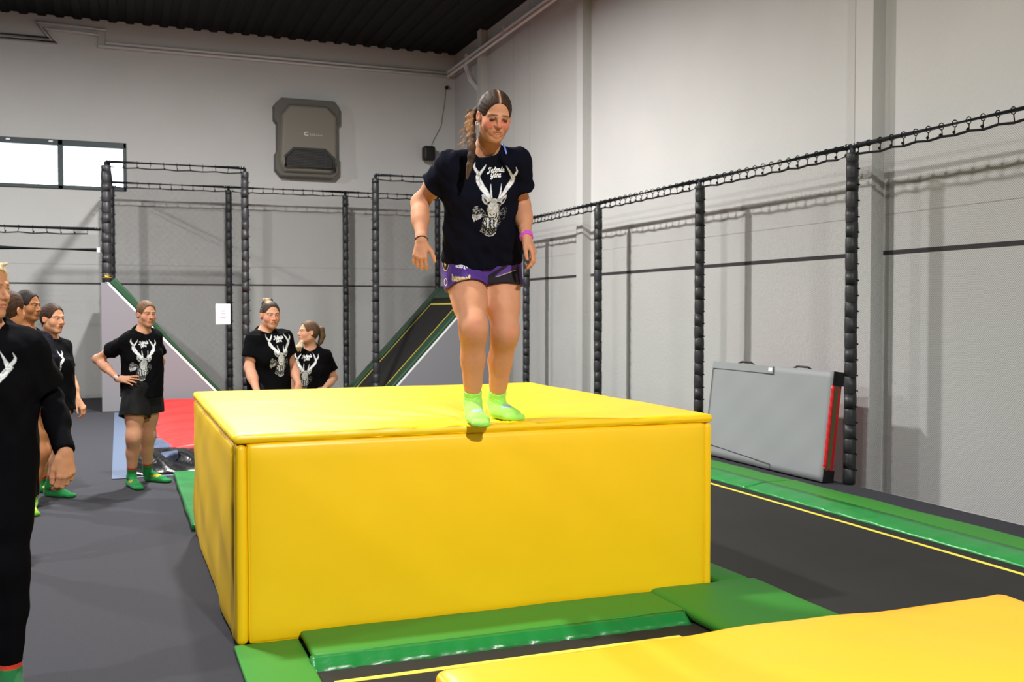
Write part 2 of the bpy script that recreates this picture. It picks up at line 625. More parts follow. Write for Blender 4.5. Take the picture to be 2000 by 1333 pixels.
pad('top_cover', BX0 - 0.004, BX1 + 0.004, BY0 - 0.004, BY1 + 0.004, 0.952, 1.0, 'yellow', t, r=0.023, cell=0.035, wob=0.0012, seed=11, fn=top_fn)
pad('front_panel', BX0 + 0.062, BX1 - 0.05, BY0, BY0 + 0.07, 0.012, 0.95, 'yellow', t, r=0.02, cell=0.06, wob=0.0015, puff=0.008, seed=12)
pad('front_corner_roll', BX0 + 0.008, BX0 + 0.062, BY0, BY0 + 0.09, 0.012, 0.95, 'yellow', t, r=0.024, cell=0.06, wob=0.001, seed=13)
pad('right_corner_roll', BX1 - 0.05, BX1, BY0 + 0.002, BY0 + 0.09, 0.012, 0.95, 'yellow', t, r=0.022, cell=0.06, wob=0.001, seed=16)


def side_fn(w, n):
    if n.x < -0.5:
        f = (w.y - BY0) / 2.62
        w = w + Vector((-0.02 * sin(pi * min(1, max(0, f))) * sin(pi * w.z) + (0.004 * sin(w.y * 9 + w.z * 5) + 0.004 * sin(w.z * 12 - w.y * 4)) * min(1, max(0, (0.93 - w.z) * 5)), 0, 0))
    return w


pad('left_panel', BX0, BX0 + 0.07, BY0 + 0.075, BY1, 0.006, 0.95, 'yellow', t, r=0.024, cell=0.05, wob=0.002, seed=14, fn=side_fn)
pad('right_panel', BX1 - 0.07, BX1, BY0 + 0.09, BY1, 0.06, 0.95, 'yellow', t, r=0.022, cell=0.1, wob=0.002, seed=15)

# yellow mat in the right foreground
def near_fn(w, n):
    if n.z > 0.3:
        w = w + Vector((0, 0, 0.006 * sin(w.x * 3 + 1) * sin(w.y * 2.3)))
    return w


t = thing('landing_mat', 'thick yellow mat lying across the pit in the right foreground', 'mat', (2.4, 2.2, 0))
pad('cover', 1.02, 3.70, 1.2, 3.42, 0.075, 0.31, 'yellow_mat', t, r=0.055, cell=0.08, wob=0.004, seed=21, fn=near_fn)
pad('base', 1.06, 3.66, 1.24, 3.38, 0.066, 0.09, 'yellow_mat', t, r=0.01, cell=0.3, wob=0.0, seed=22)

# ------------------------------------------------------------------ crash mat leaning on the right net
t = thing('crash_mat', 'grey crash mat with red sides leaning against the right net', 'crash mat', (6.05, 8.55, 0))
Ltop, Lbot = Vector((6.045, 0, 1.02)), Vector((5.925, 0, 0.012))
upv = (Ltop - Lbot).normalized()
outv = Vector((-upv.z, 0, upv.x))           # towards the lane
Hh = (Ltop - Lbot).length
TH = 0.125


def lean(y, h, d):
    """y along the wall, h up the mat, d depth behind its face"""
    return Lbot + upv * h - outv * d + Vector((0, y, 0))


def lean_block(name, y0, y1, h0, h1, d0, d1, m, wob=0.0, seg=1, bev=0.008):
    b = bmesh.new()
    n = max(1, int((y1 - y0) / 0.06)) if wob else 1
    k = max(1, int((h1 - h0) / 0.06)) if wob else 1
    g = [[b.verts.new(lean(y0 + (y1 - y0) * i / n, h0 + (h1 - h0) * j / k, d0 - (wob * (sin(i * .7 + j * .9) + sin(j * .5 - i * .3 + 2)) if 0 < i < n and 0 < j < k else 0))) for j in range(k + 1)] for i in range(n + 1)]
    h = [[b.verts.new(lean(y0 + (y1 - y0) * i / n, h0 + (h1 - h0) * j / k, d1)) for j in range(k + 1)] for i in range(n + 1)]
    for i in range(n):
        for j in range(k):
            b.faces.new((g[i][j], g[i + 1][j], g[i + 1][j + 1], g[i][j + 1]))
            b.faces.new((h[i][j], h[i][j + 1], h[i + 1][j + 1], h[i + 1][j]))
    for i in range(n):
        b.faces.new((g[i][0], h[i][0], h[i + 1][0], g[i + 1][0]))
        b.faces.new((g[i][k], g[i + 1][k], h[i + 1][k], h[i][k]))
    for j in range(k):
        b.faces.new((g[0][j], g[0][j + 1], h[0][j + 1], h[0][j]))
        b.faces.new((g[n][j], h[n][j], h[n][j + 1], g[n][j + 1]))
    return mesh_obj(name, b, m, t, smooth=wob > 0)


Y0m, Y1m = 7.49, 9.47
lean_block('face_panel', Y0m, Y1m, 0.0, Hh, 0.0, 0.05, 'grey_mat', wob=0.0025)
lean_block('back_panel', Y0m + 0.012, Y1m - 0.01, 0.01, Hh - 0.006, 0.05, TH, 'red')
for h0, h1 in ((0, 0.11), (Hh - 0.13, Hh - 0.002)):
    lean_block('corner_guard', Y0m - 0.008, Y0m + 0.05, h0, h1, 0.012, TH + 0.004, 'black')
b = bmesh.new()
tube(b, [lean(Y0m - 0.002, h, 0.018) for h in np.linspace(0.12, Hh - 0.13, 30)], 0.018, 8, radii=[0.018 + 0.003 * sin(i * 2.1) for i in range(30)])
mesh_obj('red_piping', b, 'red', t, smooth=True)
lean_block('side_webbing', Y0m - 0.003, Y0m + 0.02, 0.12, Hh - 0.13, 0.04, 0.085, 'olive')
lean_block('flap', 8.38, 9.45, Hh - 0.075, Hh - 0.004, -0.006, 0.0, 'grey_mat')
lean_block('label_patch', 8.39, 8.45, Hh - 0.055, Hh - 0.02, -0.009, -0.006, 'paper')
b = bmesh.new()
lw = 0.003
for (ya, ha, yb, hb) in ((9.45, 0.02, 9.45, Hh - 0.08), (9.45, Hh - 0.078, 8.37, Hh - 0.078), (8.37, Hh - 0.078, 8.37, Hh - 0.005), (8.27, 0.0, 8.27, 0.05), (8.27, 0.055, 9.45, 0.12), (7.50, 0.004, 9.45, 0.004)):
    tube(b, [lean(ya, ha, -0.007), lean(yb, hb, -0.007)], lw, 5)
mesh_obj('seam_line', b, 'black', t)
for yc in (8.95, 8.02):
    b = bmesh.new()
    tube(b, [lean(yc - 0.14, Hh - 0.003, 0.07), lean(yc - 0.08, Hh + 0.018, 0.07), lean(yc + 0.08, Hh + 0.018, 0.07), lean(yc + 0.14, Hh - 0.003, 0.07)], 0.011, 6)
    mesh_obj('carry_handle', b, 'black', t, smooth=True)

# ------------------------------------------------------------------ red covered landing bag behind the block
t = thing('landing_bag', 'red covered landing bag with blue grey skirt on the carpet behind the yellow block', 'landing bag', (1.2, 13, 0))
rs = np.random.RandomState(5)


def sheet(name, x_l, x_r, y0, y1, zf, m, nx=30, ny=60, base=0.003):
    b = bmesh.new()
    g = []
    for j in range(ny + 1):
        v = j / ny
        y = y0 + (y1 - y0) * v
        a, c = x_l(y), x_r(y)
        g.append([b.verts.new((a + (c - a) * i / nx, y, zf(a + (c - a) * i / nx, y, i / nx, v))) for i in range(nx + 1)])
    lo = [[b.verts.new((q.co.x, q.co.y, base)) for q in r] for r in (g[0], g[-1])]
    for j in range(ny):
        for i in range(nx):
            b.faces.new((g[j][i], g[j][i + 1], g[j + 1][i + 1], g[j + 1][i]))
    for r, l in ((g[0], lo[0]), (g[-1], lo[1])):
        for i in range(nx):
            b.faces.new((r[i], l[i], l[i + 1], r[i + 1]))
    return mesh_obj(name, b, m, t, smooth=True)


def redl(y):
    return 0.40 + 0.05 * sin(y * 1.9 + 0.5) + (0.05 * (13.5 - y) / 2 if y < 13.5 else -0.02 * (y - 13.5)) - 0.02


sheet('red_cover', redl, lambda y: 2.2, 10.75, 16.6, lambda x, y, u, v: 0.20 + 0.012 * sin(y * 7 + x * 2) + 0.01 * sin(y * 13 - x * 3) - 0.05 * math.exp(-u * 14), 'red_cover', 26, 110, base=0.12)
sheet('blue_skirt', lambda y: 0.16 + 0.02 * sin(y * 3), lambda y: redl(y) + 0.03, 10.5, 16.5,
      lambda x, y, u, v: 0.03 + 0.14 * u + 0.03 * sin(y * 11 + u * 5) * sin(u * pi), 'blue_tarp', 10, 120)


def crumple(x, y, u, v):
    return 0.01 + 0.17 * v ** 0.7 + 0.035 * sin(x * 19 + v * 4) * sin(v * pi) + 0.02 * sin(x * 41 + y * 23) * sin(v * pi)


sheet('black_front', lambda y: 0.14, lambda y: 2.2, 10.12, 10.8, crumple, 'black_tarp', 90, 16)
b = bmesh.new()
box(b, -0.075, 0.16, 10.05, 16.6, 0.001, 0.006)
box(b, -0.075, 0.6, 10.05, 10.14, 0.0015, 0.0075)
mesh_obj('edge_flap', b, 'light_tarp', t)

# ------------------------------------------------------------------ sloped trampolines at the far end
def slope(side, label):
    s = 1 if side == 'l' else -1
    X = (lambda x: x) if side == 'l' else (lambda x: 5.87 - x)     # mirrored about the court
    y0, y1 = 16.8, 19.5
    t = thing('sloped_trampoline', label, 'sloped trampoline', (X(0.5), 18.2, 0))
    b = bmesh.new()
    pts = [(X(-0.25), 0.0), (X(-0.25), 2.0), (X(-0.13), 2.0), (X(1.72), 0.0)]
    prism(b, pts, 'y', y0, y0 + 0.04)
    mesh_obj('side_panel', b, 'wedge', t, bevel=0.01)
    b = bmesh.new()
    prism(b, [(X(-0.25), 0), (X(-0.25), 1.99), (X(-0.15), 1.99), (X(-0.15), 0)], 'y', y0 + 0.045, y1)
    mesh_obj('back_panel', b, 'wedge', t)
    dirx, dz = 1.85, -2.0
    l = sqrt(dirx ** 2 + dz ** 2)
    ux, uz = dirx / l, dz / l
    nx_, nz_ = -uz, ux

    def sl(a, h, y):
        return (X(-0.13 + ux * a + nx_ * h), y, 2.0 + uz * a + nz_ * h)

    def slab(bm_, a0, a1, ya, yb, h0, h1):
        vs = [bm_.verts.new(sl(a, h, y)) for h in (h0, h1) for (a, y) in ((a0, ya), (a1, ya), (a1, yb), (a0, yb))]
        for q in [(0, 3, 2, 1), (4, 5, 6, 7), (0, 1, 5, 4), (1, 2, 6, 5), (2, 3, 7, 6), (3, 0, 4, 7)]:
            bm_.faces.new([vs[i] for i in q])
    Lm = l - 0.05
    for (a0, a1, ya, yb) in ((0, Lm, y0 + 0.01, y0 + 0.34), (0, Lm, y1 - 0.36, y1), (0, 0.3, y0 + 0.34, y1 - 0.36)):
        b = bmesh.new()
        if side == 'l' and ya < y0 + .2:
            hs_ = [(0.0, 0.12), (0.35, 0.115), (0.7, 0.08), (1.2, 0.06), (Lm, 0.05)]
            prism(b, [sl(a, 0.003, 0)[::2] for a, _ in hs_] + [sl(a, h_, 0)[::2] for a, h_ in hs_[::-1]], 'y', ya, yb)
        else:
            slab(b, a0, a1, ya, yb, 0.003, 0.05)
        mesh_obj('edge_pad', b, 'green_shaded', t, bevel=0.02, seg=3)
    b = bmesh.new()
    slab(b, 0.3, Lm, y0 + 0.34, y1 - 0.36, 0.003, 0.02)
    mesh_obj('jumping_bed', b, 'bed', t)
    b = bmesh.new()
    slab(b, 0.42, Lm, y0 + 0.48, y0 + 0.515, 0.021, 0.024)
    slab(b, 0.42, Lm, y1 - 0.52, y1 - 0.485, 0.021, 0.024)
    slab(b, 0.42, 0.455, y0 + 0.515, y1 - 0.52, 0.021, 0.024)
    mesh_obj('boundary_stripe', b, 'stripe', t)
    b = bmesh.new()
    prism(b, [sl(0, -0.03, 0)[::2], sl(0, 0.0, 0)[::2], sl(Lm, 0.0, 0)[::2], sl(Lm, -0.03, 0)[::2]], 'y', y0 - 0.004, y0 + 0.002)
    mesh_obj('white_trim', b, 'white_edge', t)


slope('l', 'sloped trampoline at the far left with grey triangular side and green pads')
slope('r', 'sloped trampoline at the far right, black bed climbing toward the right wall')
bed(1.75, 4.1, 16.9, 19.45, 'flat black trampoline bed between the two sloped ones at the far end')

# ------------------------------------------------------------------ net fences
def post(parent, x, y, z0, z1, r=0.055, seg=0.14, seed=0, knobdir=(1, 0)):
    rs = np.random.RandomState(seed)
    b = bmesh.new()
    pts, rad = [], []
    z = z0
    while z < z1 - 0.08:
        s = seg * (0.92 + 0.16 * rs.rand())
        s = min(s, z1 - 0.06 - z)
        ox, oy = (rs.rand(2) - 0.5) * 0.005
        for f, k in ((0.0, 0.91), (0.05, 0.98), (0.5, 1.02), (0.95, 0.98), (1.0, 0.91)):
            pts.append((x + ox, y + oy, z + s * f))
            rad.append(r * k)
        z += s
    tube(b, pts, r, 12, radii=rad)
    tube(b, [(x, y, z0), (x, y, z1)], 0.026, 10)
    zz = z0 + seg
    while zz < z1 - 0.1:
        tube(b, [(x + knobdir[0] * r * 0.9, y + knobdir[1] * r * 0.9, zz), (x + knobdir[0] * (r + 0.018), y + knobdir[1] * (r + 0.018), zz - 0.004)], 0.009, 5, mi=1)
        zz += seg * (0.97 + 0.1 * rs.rand())
    return mesh_obj('post', b, ['foam', 'rope'], parent, smooth=True)


def rail(parent, a, b_, r=0.026, drop=0.085, tie=0.145, clamps=True, lash=True, seed=0):
    rs = np.random.RandomState(seed)
    a, b_ = Vector(a), Vector(b_)
    bm = bmesh.new()
    tube(bm, [a, b_], r, 12)
    L = (b_ - a).length
    d = (b_ - a) / L
    if clamps:
        for q in (a + d * 0.055, b_ - d * 0.055):
            for k in (-1, 1):
                c = q + d * 0.018 * k
                tube(bm, [c + Vector((0, 0, r * 0.4)) - Vector((d.y, -d.x, 0)) * (r + 0.004), c + Vector((0, 0, r * 0.4)) + Vector((d.y, -d.x, 0)) * (r + 0.004)], 0.008, 6, mi=1)
    o = mesh_obj('top_rail', bm, ['tube', 'galv'], parent, smooth=True)
    if lash:
        bm = bmesh.new()
        n = max(2, int(L / tie))
        dn = Vector((0, 0, -1))
        sd = Vector((d.y, -d.x, 0))
        rope = []
        for i in range(n + 1):
            sag = drop + (0.008 if i % 2 else -0.004) + 0.006 * (rs.rand() - .5)
            if i in (0, n):
                sag = drop * 0.9
            rope.append(a + d * (L * (0.03 + 0.94 * i / n)) + dn * sag)
        tube(bm, rope, 0.011, 6)
        for i in range(n + 1):
            c = a + d * (L * (0.03 + 0.94 * i / n))
            pts = []
            for k in range(13):
                an = pi * 2 * k / 12
                pts.append(c + (sd * cos(an) + Vector((0, 0, 1)) * sin(an)) * (r + 0.0005) + d * 0.0006 * k)
            tube(bm, pts, 0.0045, 4)
            jx = (rs.rand() - .5) * 0.03
            tube(bm, [c - Vector((0, 0, r)), c + d * jx - Vector((0, 0, drop))], 0.006, 4)
            if rs.rand() > 0.35:
                q = c + d * 0.012 - Vector((0, 0, drop * 0.8))
                tube(bm, [q - Vector((0, 0, 0.014)), q, q + Vector((0, 0, 0.014))], 0.012, 6, radii=[0.006, 0.016, 0.006])
        mesh_obj('lashing', bm, 'rope', o)
    return o


def net(parent, pts, m):
    b = bmesh.new()
    b.faces.new([b.verts.new(p) for p in pts])
    return mesh_obj('netting', b, m, parent)


# right side, along the wall
f = thing('net_fence', 'long black net fence along the right wall with five padded posts', 'net fence', (XP, 9, 0))
ZR = 3.04
ys = [4.85, 7.37, 9.92, 12.52, 15.14]
for i, y in enumerate([2.3] + ys):
    post(f, XP, y, 0.0, ZR, seed=i, knobdir=(0.35, -0.93))
allys = [-0.2, 2.3] + ys + [16.8, YB - 0.15]
for i, (a, b) in enumerate(zip(allys, allys[1:])):
    rail(f, (XP, a, ZR), (XP, b, ZR), seed=i)
net(f, [(XP + 0.03, -0.2, 0.0), (XP + 0.03, YB - .15, 0.0), (XP + 0.03, YB - .15, ZR - 0.08), (XP + 0.03, -0.2, ZR - 0.08)], 'net_y')

# back of the far court
f = thing('net_fence', 'black net fence in front of the back wall below the wall heater', 'net fence', (3, YB, 0))
ZB = 3.87
px_ = [-0.1, 1.935, 4.13, 6.0]
for i, x in enumerate(px_):
    post(f, x, YB - 0.06, 0.0, ZB, r=0.058, seg=0.17, seed=20 + i)
for i, (a, b) in enumerate(zip(px_, px_[1:])):
    rail(f, (a, YB - 0.06, ZB), (b, YB - 0.06, ZB), seed=30 + i, tie=0.19)
net(f, [(-0.1, YB - 0.03, 0.0), (6.0, YB - 0.03, 0.0), (6.0, YB - 0.03, ZB - 0.08), (-0.1, YB - 0.03, ZB - 0.08)], 'net_x')

f = thing('net_fence', 'tall black net frame standing above the left sloped trampoline', 'net fence', (0.9, 16.8, 0))
post(f, -0.16, 16.86, 2.0, ZB, r=0.072, seg=0.16, seed=41, knobdir=(-1, 0))
post(f, 1.925, 16.86, 0.0, ZB, r=0.06, seg=0.17, seed=42)
rail(f, (-0.16, 16.86, ZB), (1.925, 16.86, ZB), seed=43, tie=0.2)
rail(f, (-0.12, 16.9, ZB), (-0.1, 19.4, ZB), seed=44, tie=0.2)
b = bmesh.new()
tube(b, [(-0.16, 16.86, 2.08), (-0.16, 16.86, 2.11)], 0.085, 14)
mesh_obj('yellow_tape', b, 'yellow_tape', f)
b = bmesh.new()
tube(b, [(-0.16, 16.86, 2.0), (-0.16, 16.86, 2.03)], 0.07, 14)
mesh_obj('base_plate', b, 'galv', f)
net(f, [(-0.13, 16.86, 2.02), (1.70, 16.86, 0.05), (1.925, 16.86, 0.05), (1.925, 16.86, ZB - 0.08), (-0.13, 16.86, ZB - 0.08)], 'net_x')

f = thing('net_fence', 'tall black net frame standing above the right sloped trampoline', 'net fence', (5, 16.8, 0))
post(f, 4.08, 16.86, 0.0, ZB, r=0.06, seg=0.17, seed=51, knobdir=(-1, 0))
post(f, 6.0, 16.86, 2.0, ZB, r=0.06, seg=0.17, seed=52)
rail(f, (4.08, 16.86, ZB), (6.0, 16.86, ZB), seed=53, tie=0.2)
net(f, [(4.2, 16.86, 0.05), (5.98, 16.86, 2.02), (5.98, 16.86, ZB - 0.08), (4.08, 16.86, ZB - 0.08), (4.08, 16.86, 0.05)], 'net_x')

f = thing('net_fence', 'low black net rail with a plain bar reaching the left edge', 'net fence', (-3, 16.8, 0))
rail(f, (-6.5, 16.8, 2.86), (-0.24, 16.8, 2.82), seed=61, tie=0.2)
b = bmesh.new()
tube(b, [(-1.63, 16.8, 2.51), (-0.24, 16.8, 2.50)], 0.03, 10)
tube(b, [(-1.63, 16.8, 2.51), (-6.5, 16.8, 2.62)], 0.03, 10)
mesh_obj('cross_bar', b, 'tube', f, smooth=True)
b = bmesh.new()
box(b, -0.30, -0.25, 16.76, 16.84, 2.46, 2.54)
mesh_obj('clamp', b, 'galv', f)
post(f, -6.5, 16.8, 0, 2.86, seed=62)
net(f, [(-6.5, 16.84, 0.0), (-0.27, 16.84, 0.0), (-0.27, 16.84, 2.74), (-6.5, 16.84, 2.78)], 'net_x')

# sign on the netting
t = thing('notice', 'white notice with small pale print hung on the far netting', 'sign', (1.56, 16.79, 1.35))
pad('board', 1.449, 1.677, 16.785, 16.80, 1.348, 1.677, 'paper', t, r=0.006, cell=0.1, wob=0)
b = bmesh.new()
for (u0, u1, v) in ((0.36, 0.44, .68), (0.52, .62, .68), (.36, .64, .65), (.40, .60, .62), (0.30, 0.70, 0.54), (0.34, 0.66, 0.50)):
    box(b, 1.449 + .228 * u0, 1.449 + .228 * u1, 16.781, 16.7845, 1.348 + .33 * v, 1.348 + .33 * v + 0.008)
mesh_obj('print', b, 'ink', t)
b = bmesh.new()
for (u0, u1, v) in ((0.28, 0.72, 0.34), (0.32, 0.68, 0.295)):
    box(b, 1.449 + .228 * u0, 1.449 + .228 * u1, 16.781, 16.7845, 1.348 + .33 * v, 1.348 + .33 * v + 0.012)
mesh_obj('red_print', b, 'ink_red', t)

# ------------------------------------------------------------------ wall heater, loudspeaker, small camera
t = thing('wall_heater', 'large grey warm air heater mounted high on the back wall', 'heater', (3.5, YW, 4.2))
HX0, HX1, HZ0, HZ1, HY = 2.86, 4.14, 4.20, 5.72, YW - 0.40
b = bmesh.new()
out = [(HX0 + .02, HZ0 + .12), (HX0 + .12, HZ0), (HX1 - .12, HZ0), (HX1 - .02, HZ0 + .12), (HX1 - .02, HZ0 + .42), (HX1 - .08, HZ0 + .5), (HX1 - .08, HZ1 - .5), (HX1, HZ1 - .42), (HX1, HZ1 - .12), (HX1 - .1, HZ1), (HX0 + .14, HZ1), (HX0, HZ1 - .14), (HX0, HZ1 - .42), (HX0 + .06, HZ1 - .5), (HX0 + .06, HZ0 + .5), (HX0 + .02, HZ0 + .42)]
prism(b, out, 'y', YW - 0.28, YW - 0.001)
mesh_obj('housing', b, 'heater_side', t, bevel=0.02, seg=3)
b = bmesh.new()
pf = [(HX0 + .2, HZ0 + .1), (HX1 - .2, HZ0 + .1), (HX1 - .1, HZ0 + .3), (HX1 - .1, HZ1 - .34), (HX1 - .28, HZ1 - .16), (HX0 + .3, HZ1 - .16), (HX0 + .16, HZ1 - .34), (HX0 + .12, HZ0 + .3)]
A = [b.verts.new((p[0], YW - 0.275, p[1])) for p in [((q[0] - 3.5) * 1.10 + 3.5, (q[1] - 4.9) * 1.07 + 4.9) for q in pf]]
B = [b.verts.new((p[0], HY, p[1])) for p in pf]
b.faces.new(B)
b.faces.new(A)
for i in range(8):
    b.faces.new((A[i], A[(i + 1) % 8], B[(i + 1) % 8], B[i]))
mesh_obj('front_cover', b, 'heater', t, bevel=0.03, seg=3)
b = bmesh.new()
vent = [(3.06, 4.36), (3.06, 4.55), (3.22, 4.70), (3.80, 4.70), (3.98, 4.55), (3.98, 4.36)]
prism(b, vent, 'y', HY - 0.004, HY + 0.02)
mesh_obj('outlet', b, 'black', t)
b = bmesh.new()
for k in range(11):
    zz = 4.375 + k * 0.03
    ins = max(0, (zz - 4.55)) * 1.05
    box(b, 3.08 + ins, 3.96 - ins, HY - 0.022, HY - 0.006, zz, zz + 0.017)
for k in range(4):
    xx = 3.22 + k * 0.2
    box(b, xx, xx + 0.012, HY - 0.026, HY - 0.006, 4.37, 4.68)
mesh_obj('grille', b, 'heater_dark', t)
b = bmesh.new()
hood = [(3.05, 4.36), (3.05, 4.56), (3.21, 4.72), (3.82, 4.72), (3.99, 4.56), (3.99, 4.36)]
tube(b, [(p[0], HY - 0.02, p[1]) for p in hood], 0.028, 8)
mesh_obj('hood_rim', b, 'heater_dark', t, smooth=True)
b = bmesh.new()
tube(b, [(3.05, HY - 0.03, 4.35), (3.99, HY - 0.03, 4.35)], 0.02, 8)
mesh_obj('lower_lip', b, 'heater', t, smooth=True)
b = bmesh.new()
zc = 5.02
tube(b, [(3.46 + 0.045 * cos(a), HY - 0.006, zc + 0.03 * sin(a)) for a in np.linspace(0.7, 5.6, 12)], 0.009, 5)
for k in range(6):
    x = 3.53 + k * 0.043
    tube(b, [(x, HY - 0.006, zc - 0.022), (x, HY - 0.006, zc + (0.022 if k % 2 == 0 else 0.012))], 0.008, 5)
    tube(b, [(x, HY - 0.006, zc - 0.018), (x + 0.03, HY - 0.006, zc - 0.018)], 0.007, 5)
mesh_obj('emblem', b, 'paper', t)
t = thing('loudspeaker', 'small black loudspeaker on the back wall left of the corner', 'loudspeaker', (5.98, YW - .2, 4.8))
pad('cabinet', 5.86, 6.11, 20.0, 20.22, 4.65, 4.95, 'black', t, r=0.05, cell=0.06, wob=0)
b = bmesh.new()
tube(b, [(5.985, 20.2, 4.8), (5.985, 20.34, 4.8)], 0.03, 8)
mesh_obj('bracket', b, 'black', t)
b = bmesh.new()
cc = [(6.05, 20.25, 4.93), (6.15, 20.33, 5.1), (6.32, 20.33, 5.42), (6.40, 20.33, 5.9), (6.43, 20.33, 6.2)]
tube(b, cc, 0.006, 5)
mesh_obj('cable', b, 'heater_side', t)
t = thing('security_camera', 'tiny dark camera high on the back wall beside the corner', 'camera', (6.43, 20.3, 6.2))
b = bmesh.new()
tube(b, [(6.43, 20.2, 6.22), (6.43, 20.28, 6.22), (6.43, 20.3, 6.22)], 0.035, 10, radii=[0.025, 0.04, 0.03])
mesh_obj('lens_housing', b, 'black', t, smooth=True)
b = bmesh.new()
tube(b, [(6.43, 20.29, 6.22), (6.45, 20.345, 6.22)], 0.02, 8)
mesh_obj('mount', b, 'heater_side', t)

# ================================================================== people: bodies and clothes grown from signed distance fields
A_ = lambda *v: np.array(v, dtype=np.float64)


def nrm(v):
    v = np.asarray(v, float)
    return v / (np.linalg.norm(v) + 1e-12)


class Field:
    """list of primitives, evaluated in order with smooth union / cut"""

    def __init__(self):
        self.pr = []

    def cap(self, a, b, ra, rb=None, k=0.02, n=None, sq=1.0, op='u', flat=False):
        self.pr.append(('cap', np.asarray(a, float), np.asarray(b, float), ra, ra if rb is None else rb, k, None if n is None else nrm(n), sq, op, flat))

    def ell(self, c, ax, r, k=0.02, op='u'):
        self.pr.append(('ell', np.asarray(c, float), np.asarray(ax, float), np.asarray(r, float), 0, k, None, 1.0, op, False))

    def half(self, p, n, k=0.004):
        """keep only the side the normal points away from"""
        self.pr.append(('half', np.asarray(p, float), nrm(n), 0, 0, k, None, 1, 'i', False))

    def warp(self, fn):
        self.pr.append(('warp', fn))

    def bounds(self):
        lo, hi = [], []
        for p in self.pr:
            if p[0] == 'cap' and p[8] == 'u':
                r = max(p[3], p[4])
                lo += [p[1] - r, p[2] - r]
                hi += [p[1] + r, p[2] + r]
            elif p[0] == 'ell' and p[8] == 'u':
                r = p[3].max()
                lo.append(p[1] - r)
                hi.append(p[1] + r)
        return np.min(lo, 0) - 0.01, np.max(hi, 0) + 0.01

    def grid(self, lo, hi, h):
        n = np.ceil((hi - lo) / h).astype(int) + 1
        F = np.full(n, 0.2, dtype=np.float32)
        X = [(lo[i] + h * np.arange(n[i])).astype(np.float32) for i in range(3)]
        for p in self.pr:
            if p[0] == 'warp':
                F += p[1](X[0][:, None, None], X[1][None, :, None], X[2][None, None, :]).astype(np.float32)
                continue
            kind, a, b, ra, rb, k, nn, sq, op, flat = p
            if kind == 'half':
                d = (X[0][:, None, None] - a[0]) * b[0] + (X[1][None, :, None] - a[1]) * b[1] + (X[2][None, None, :] - a[2]) * b[2]
                hh = np.clip(0.5 - 0.5 * (F - d) / k, 0, 1)
                F = F * (1 - hh) + d * hh + k * hh * (1 - hh)
                continue
            m = k + 2.5 * h
            if kind == 'cap':
                r = max(ra, rb) + m
                blo, bhi = np.minimum(a, b) - r, np.maximum(a, b) + r
            else:
                r = ra.max() + m
                blo, bhi = a - r, a + r
            i0 = np.clip(np.floor((blo - lo) / h).astype(int), 0, n)
            i1 = np.clip(np.ceil((bhi - lo) / h).astype(int) + 1, 0, n)
            if np.any(i1 <= i0):
                continue
            sl = tuple(slice(i0[i], i1[i]) for i in range(3))
            x = X[0][sl[0]][:, None, None]
            y = X[1][sl[1]][None, :, None]
            z = X[2][sl[2]][None, None, :]
            if kind == 'cap':
                px, py, pz = x - a[0], y - a[1], z - a[2]
                ab = b - a
                if nn is not None and sq != 1.0:
                    t = (px * nn[0] + py * nn[1] + pz * nn[2]) * (1 / sq - 1)
                    px, py, pz = px + nn[0] * t, py + nn[1] * t, pz + nn[2] * t
                    ab = ab + nn * (ab @ nn) * (1 / sq - 1)
                L2 = ab @ ab + 1e-12
                t = (px * ab[0] + py * ab[1] + pz * ab[2]) / L2
                tc = np.clip(t, 0, 1)
                dx, dy, dz = px - tc * ab[0], py - tc * ab[1], pz - tc * ab[2]
                if flat:
                    dx, dy, dz = px - t * ab[0], py - t * ab[1], pz - t * ab[2]
                    d = np.sqrt(dx * dx + dy * dy + dz * dz) - (ra + (rb - ra) * t)
                    L = sqrt(L2)
                    d = np.maximum(d, np.maximum(t - 1, -t) * L)
                else:
                    d = np.sqrt(dx * dx + dy * dy + dz * dz) - (ra + (rb - ra) * tc)
                if nn is not None:
                    d = d * (0.5 + 0.5 * sq)
            else:
                px, py, pz = x - a[0], y - a[1], z - a[2]
                q = [px * b[i][0] + py * b[i][1] + pz * b[i][2] for i in range(3)]
                k0 = np.sqrt(sum((q[i] / ra[i]) ** 2 for i in range(3)))
                k1 = np.sqrt(sum((q[i] / ra[i] ** 2) ** 2 for i in range(3))) + 1e-9
                d = k0 * (k0 - 1) / k1
            f = F[sl]
            if op == 'u':
                hh = np.clip(0.5 + 0.5 * (f - d) / k, 0, 1)
                F[sl] = f * (1 - hh) + d * hh - k * hh * (1 - hh)
            else:
                hh = np.clip(0.5 - 0.5 * (f + d) / k, 0, 1)
                F[sl] = f * (1 - hh) - d * hh + k * hh * (1 - hh)
        return F

    def mesh(self, h, bounds=None, holes=(), smooth=1):
        lo, hi = self.bounds() if bounds is None else bounds
        lo, hi = np.asarray(lo, float), np.asarray(hi, float)
        F = self.grid(lo, hi, h)
        return surface_nets(F, lo, h, holes, smooth)


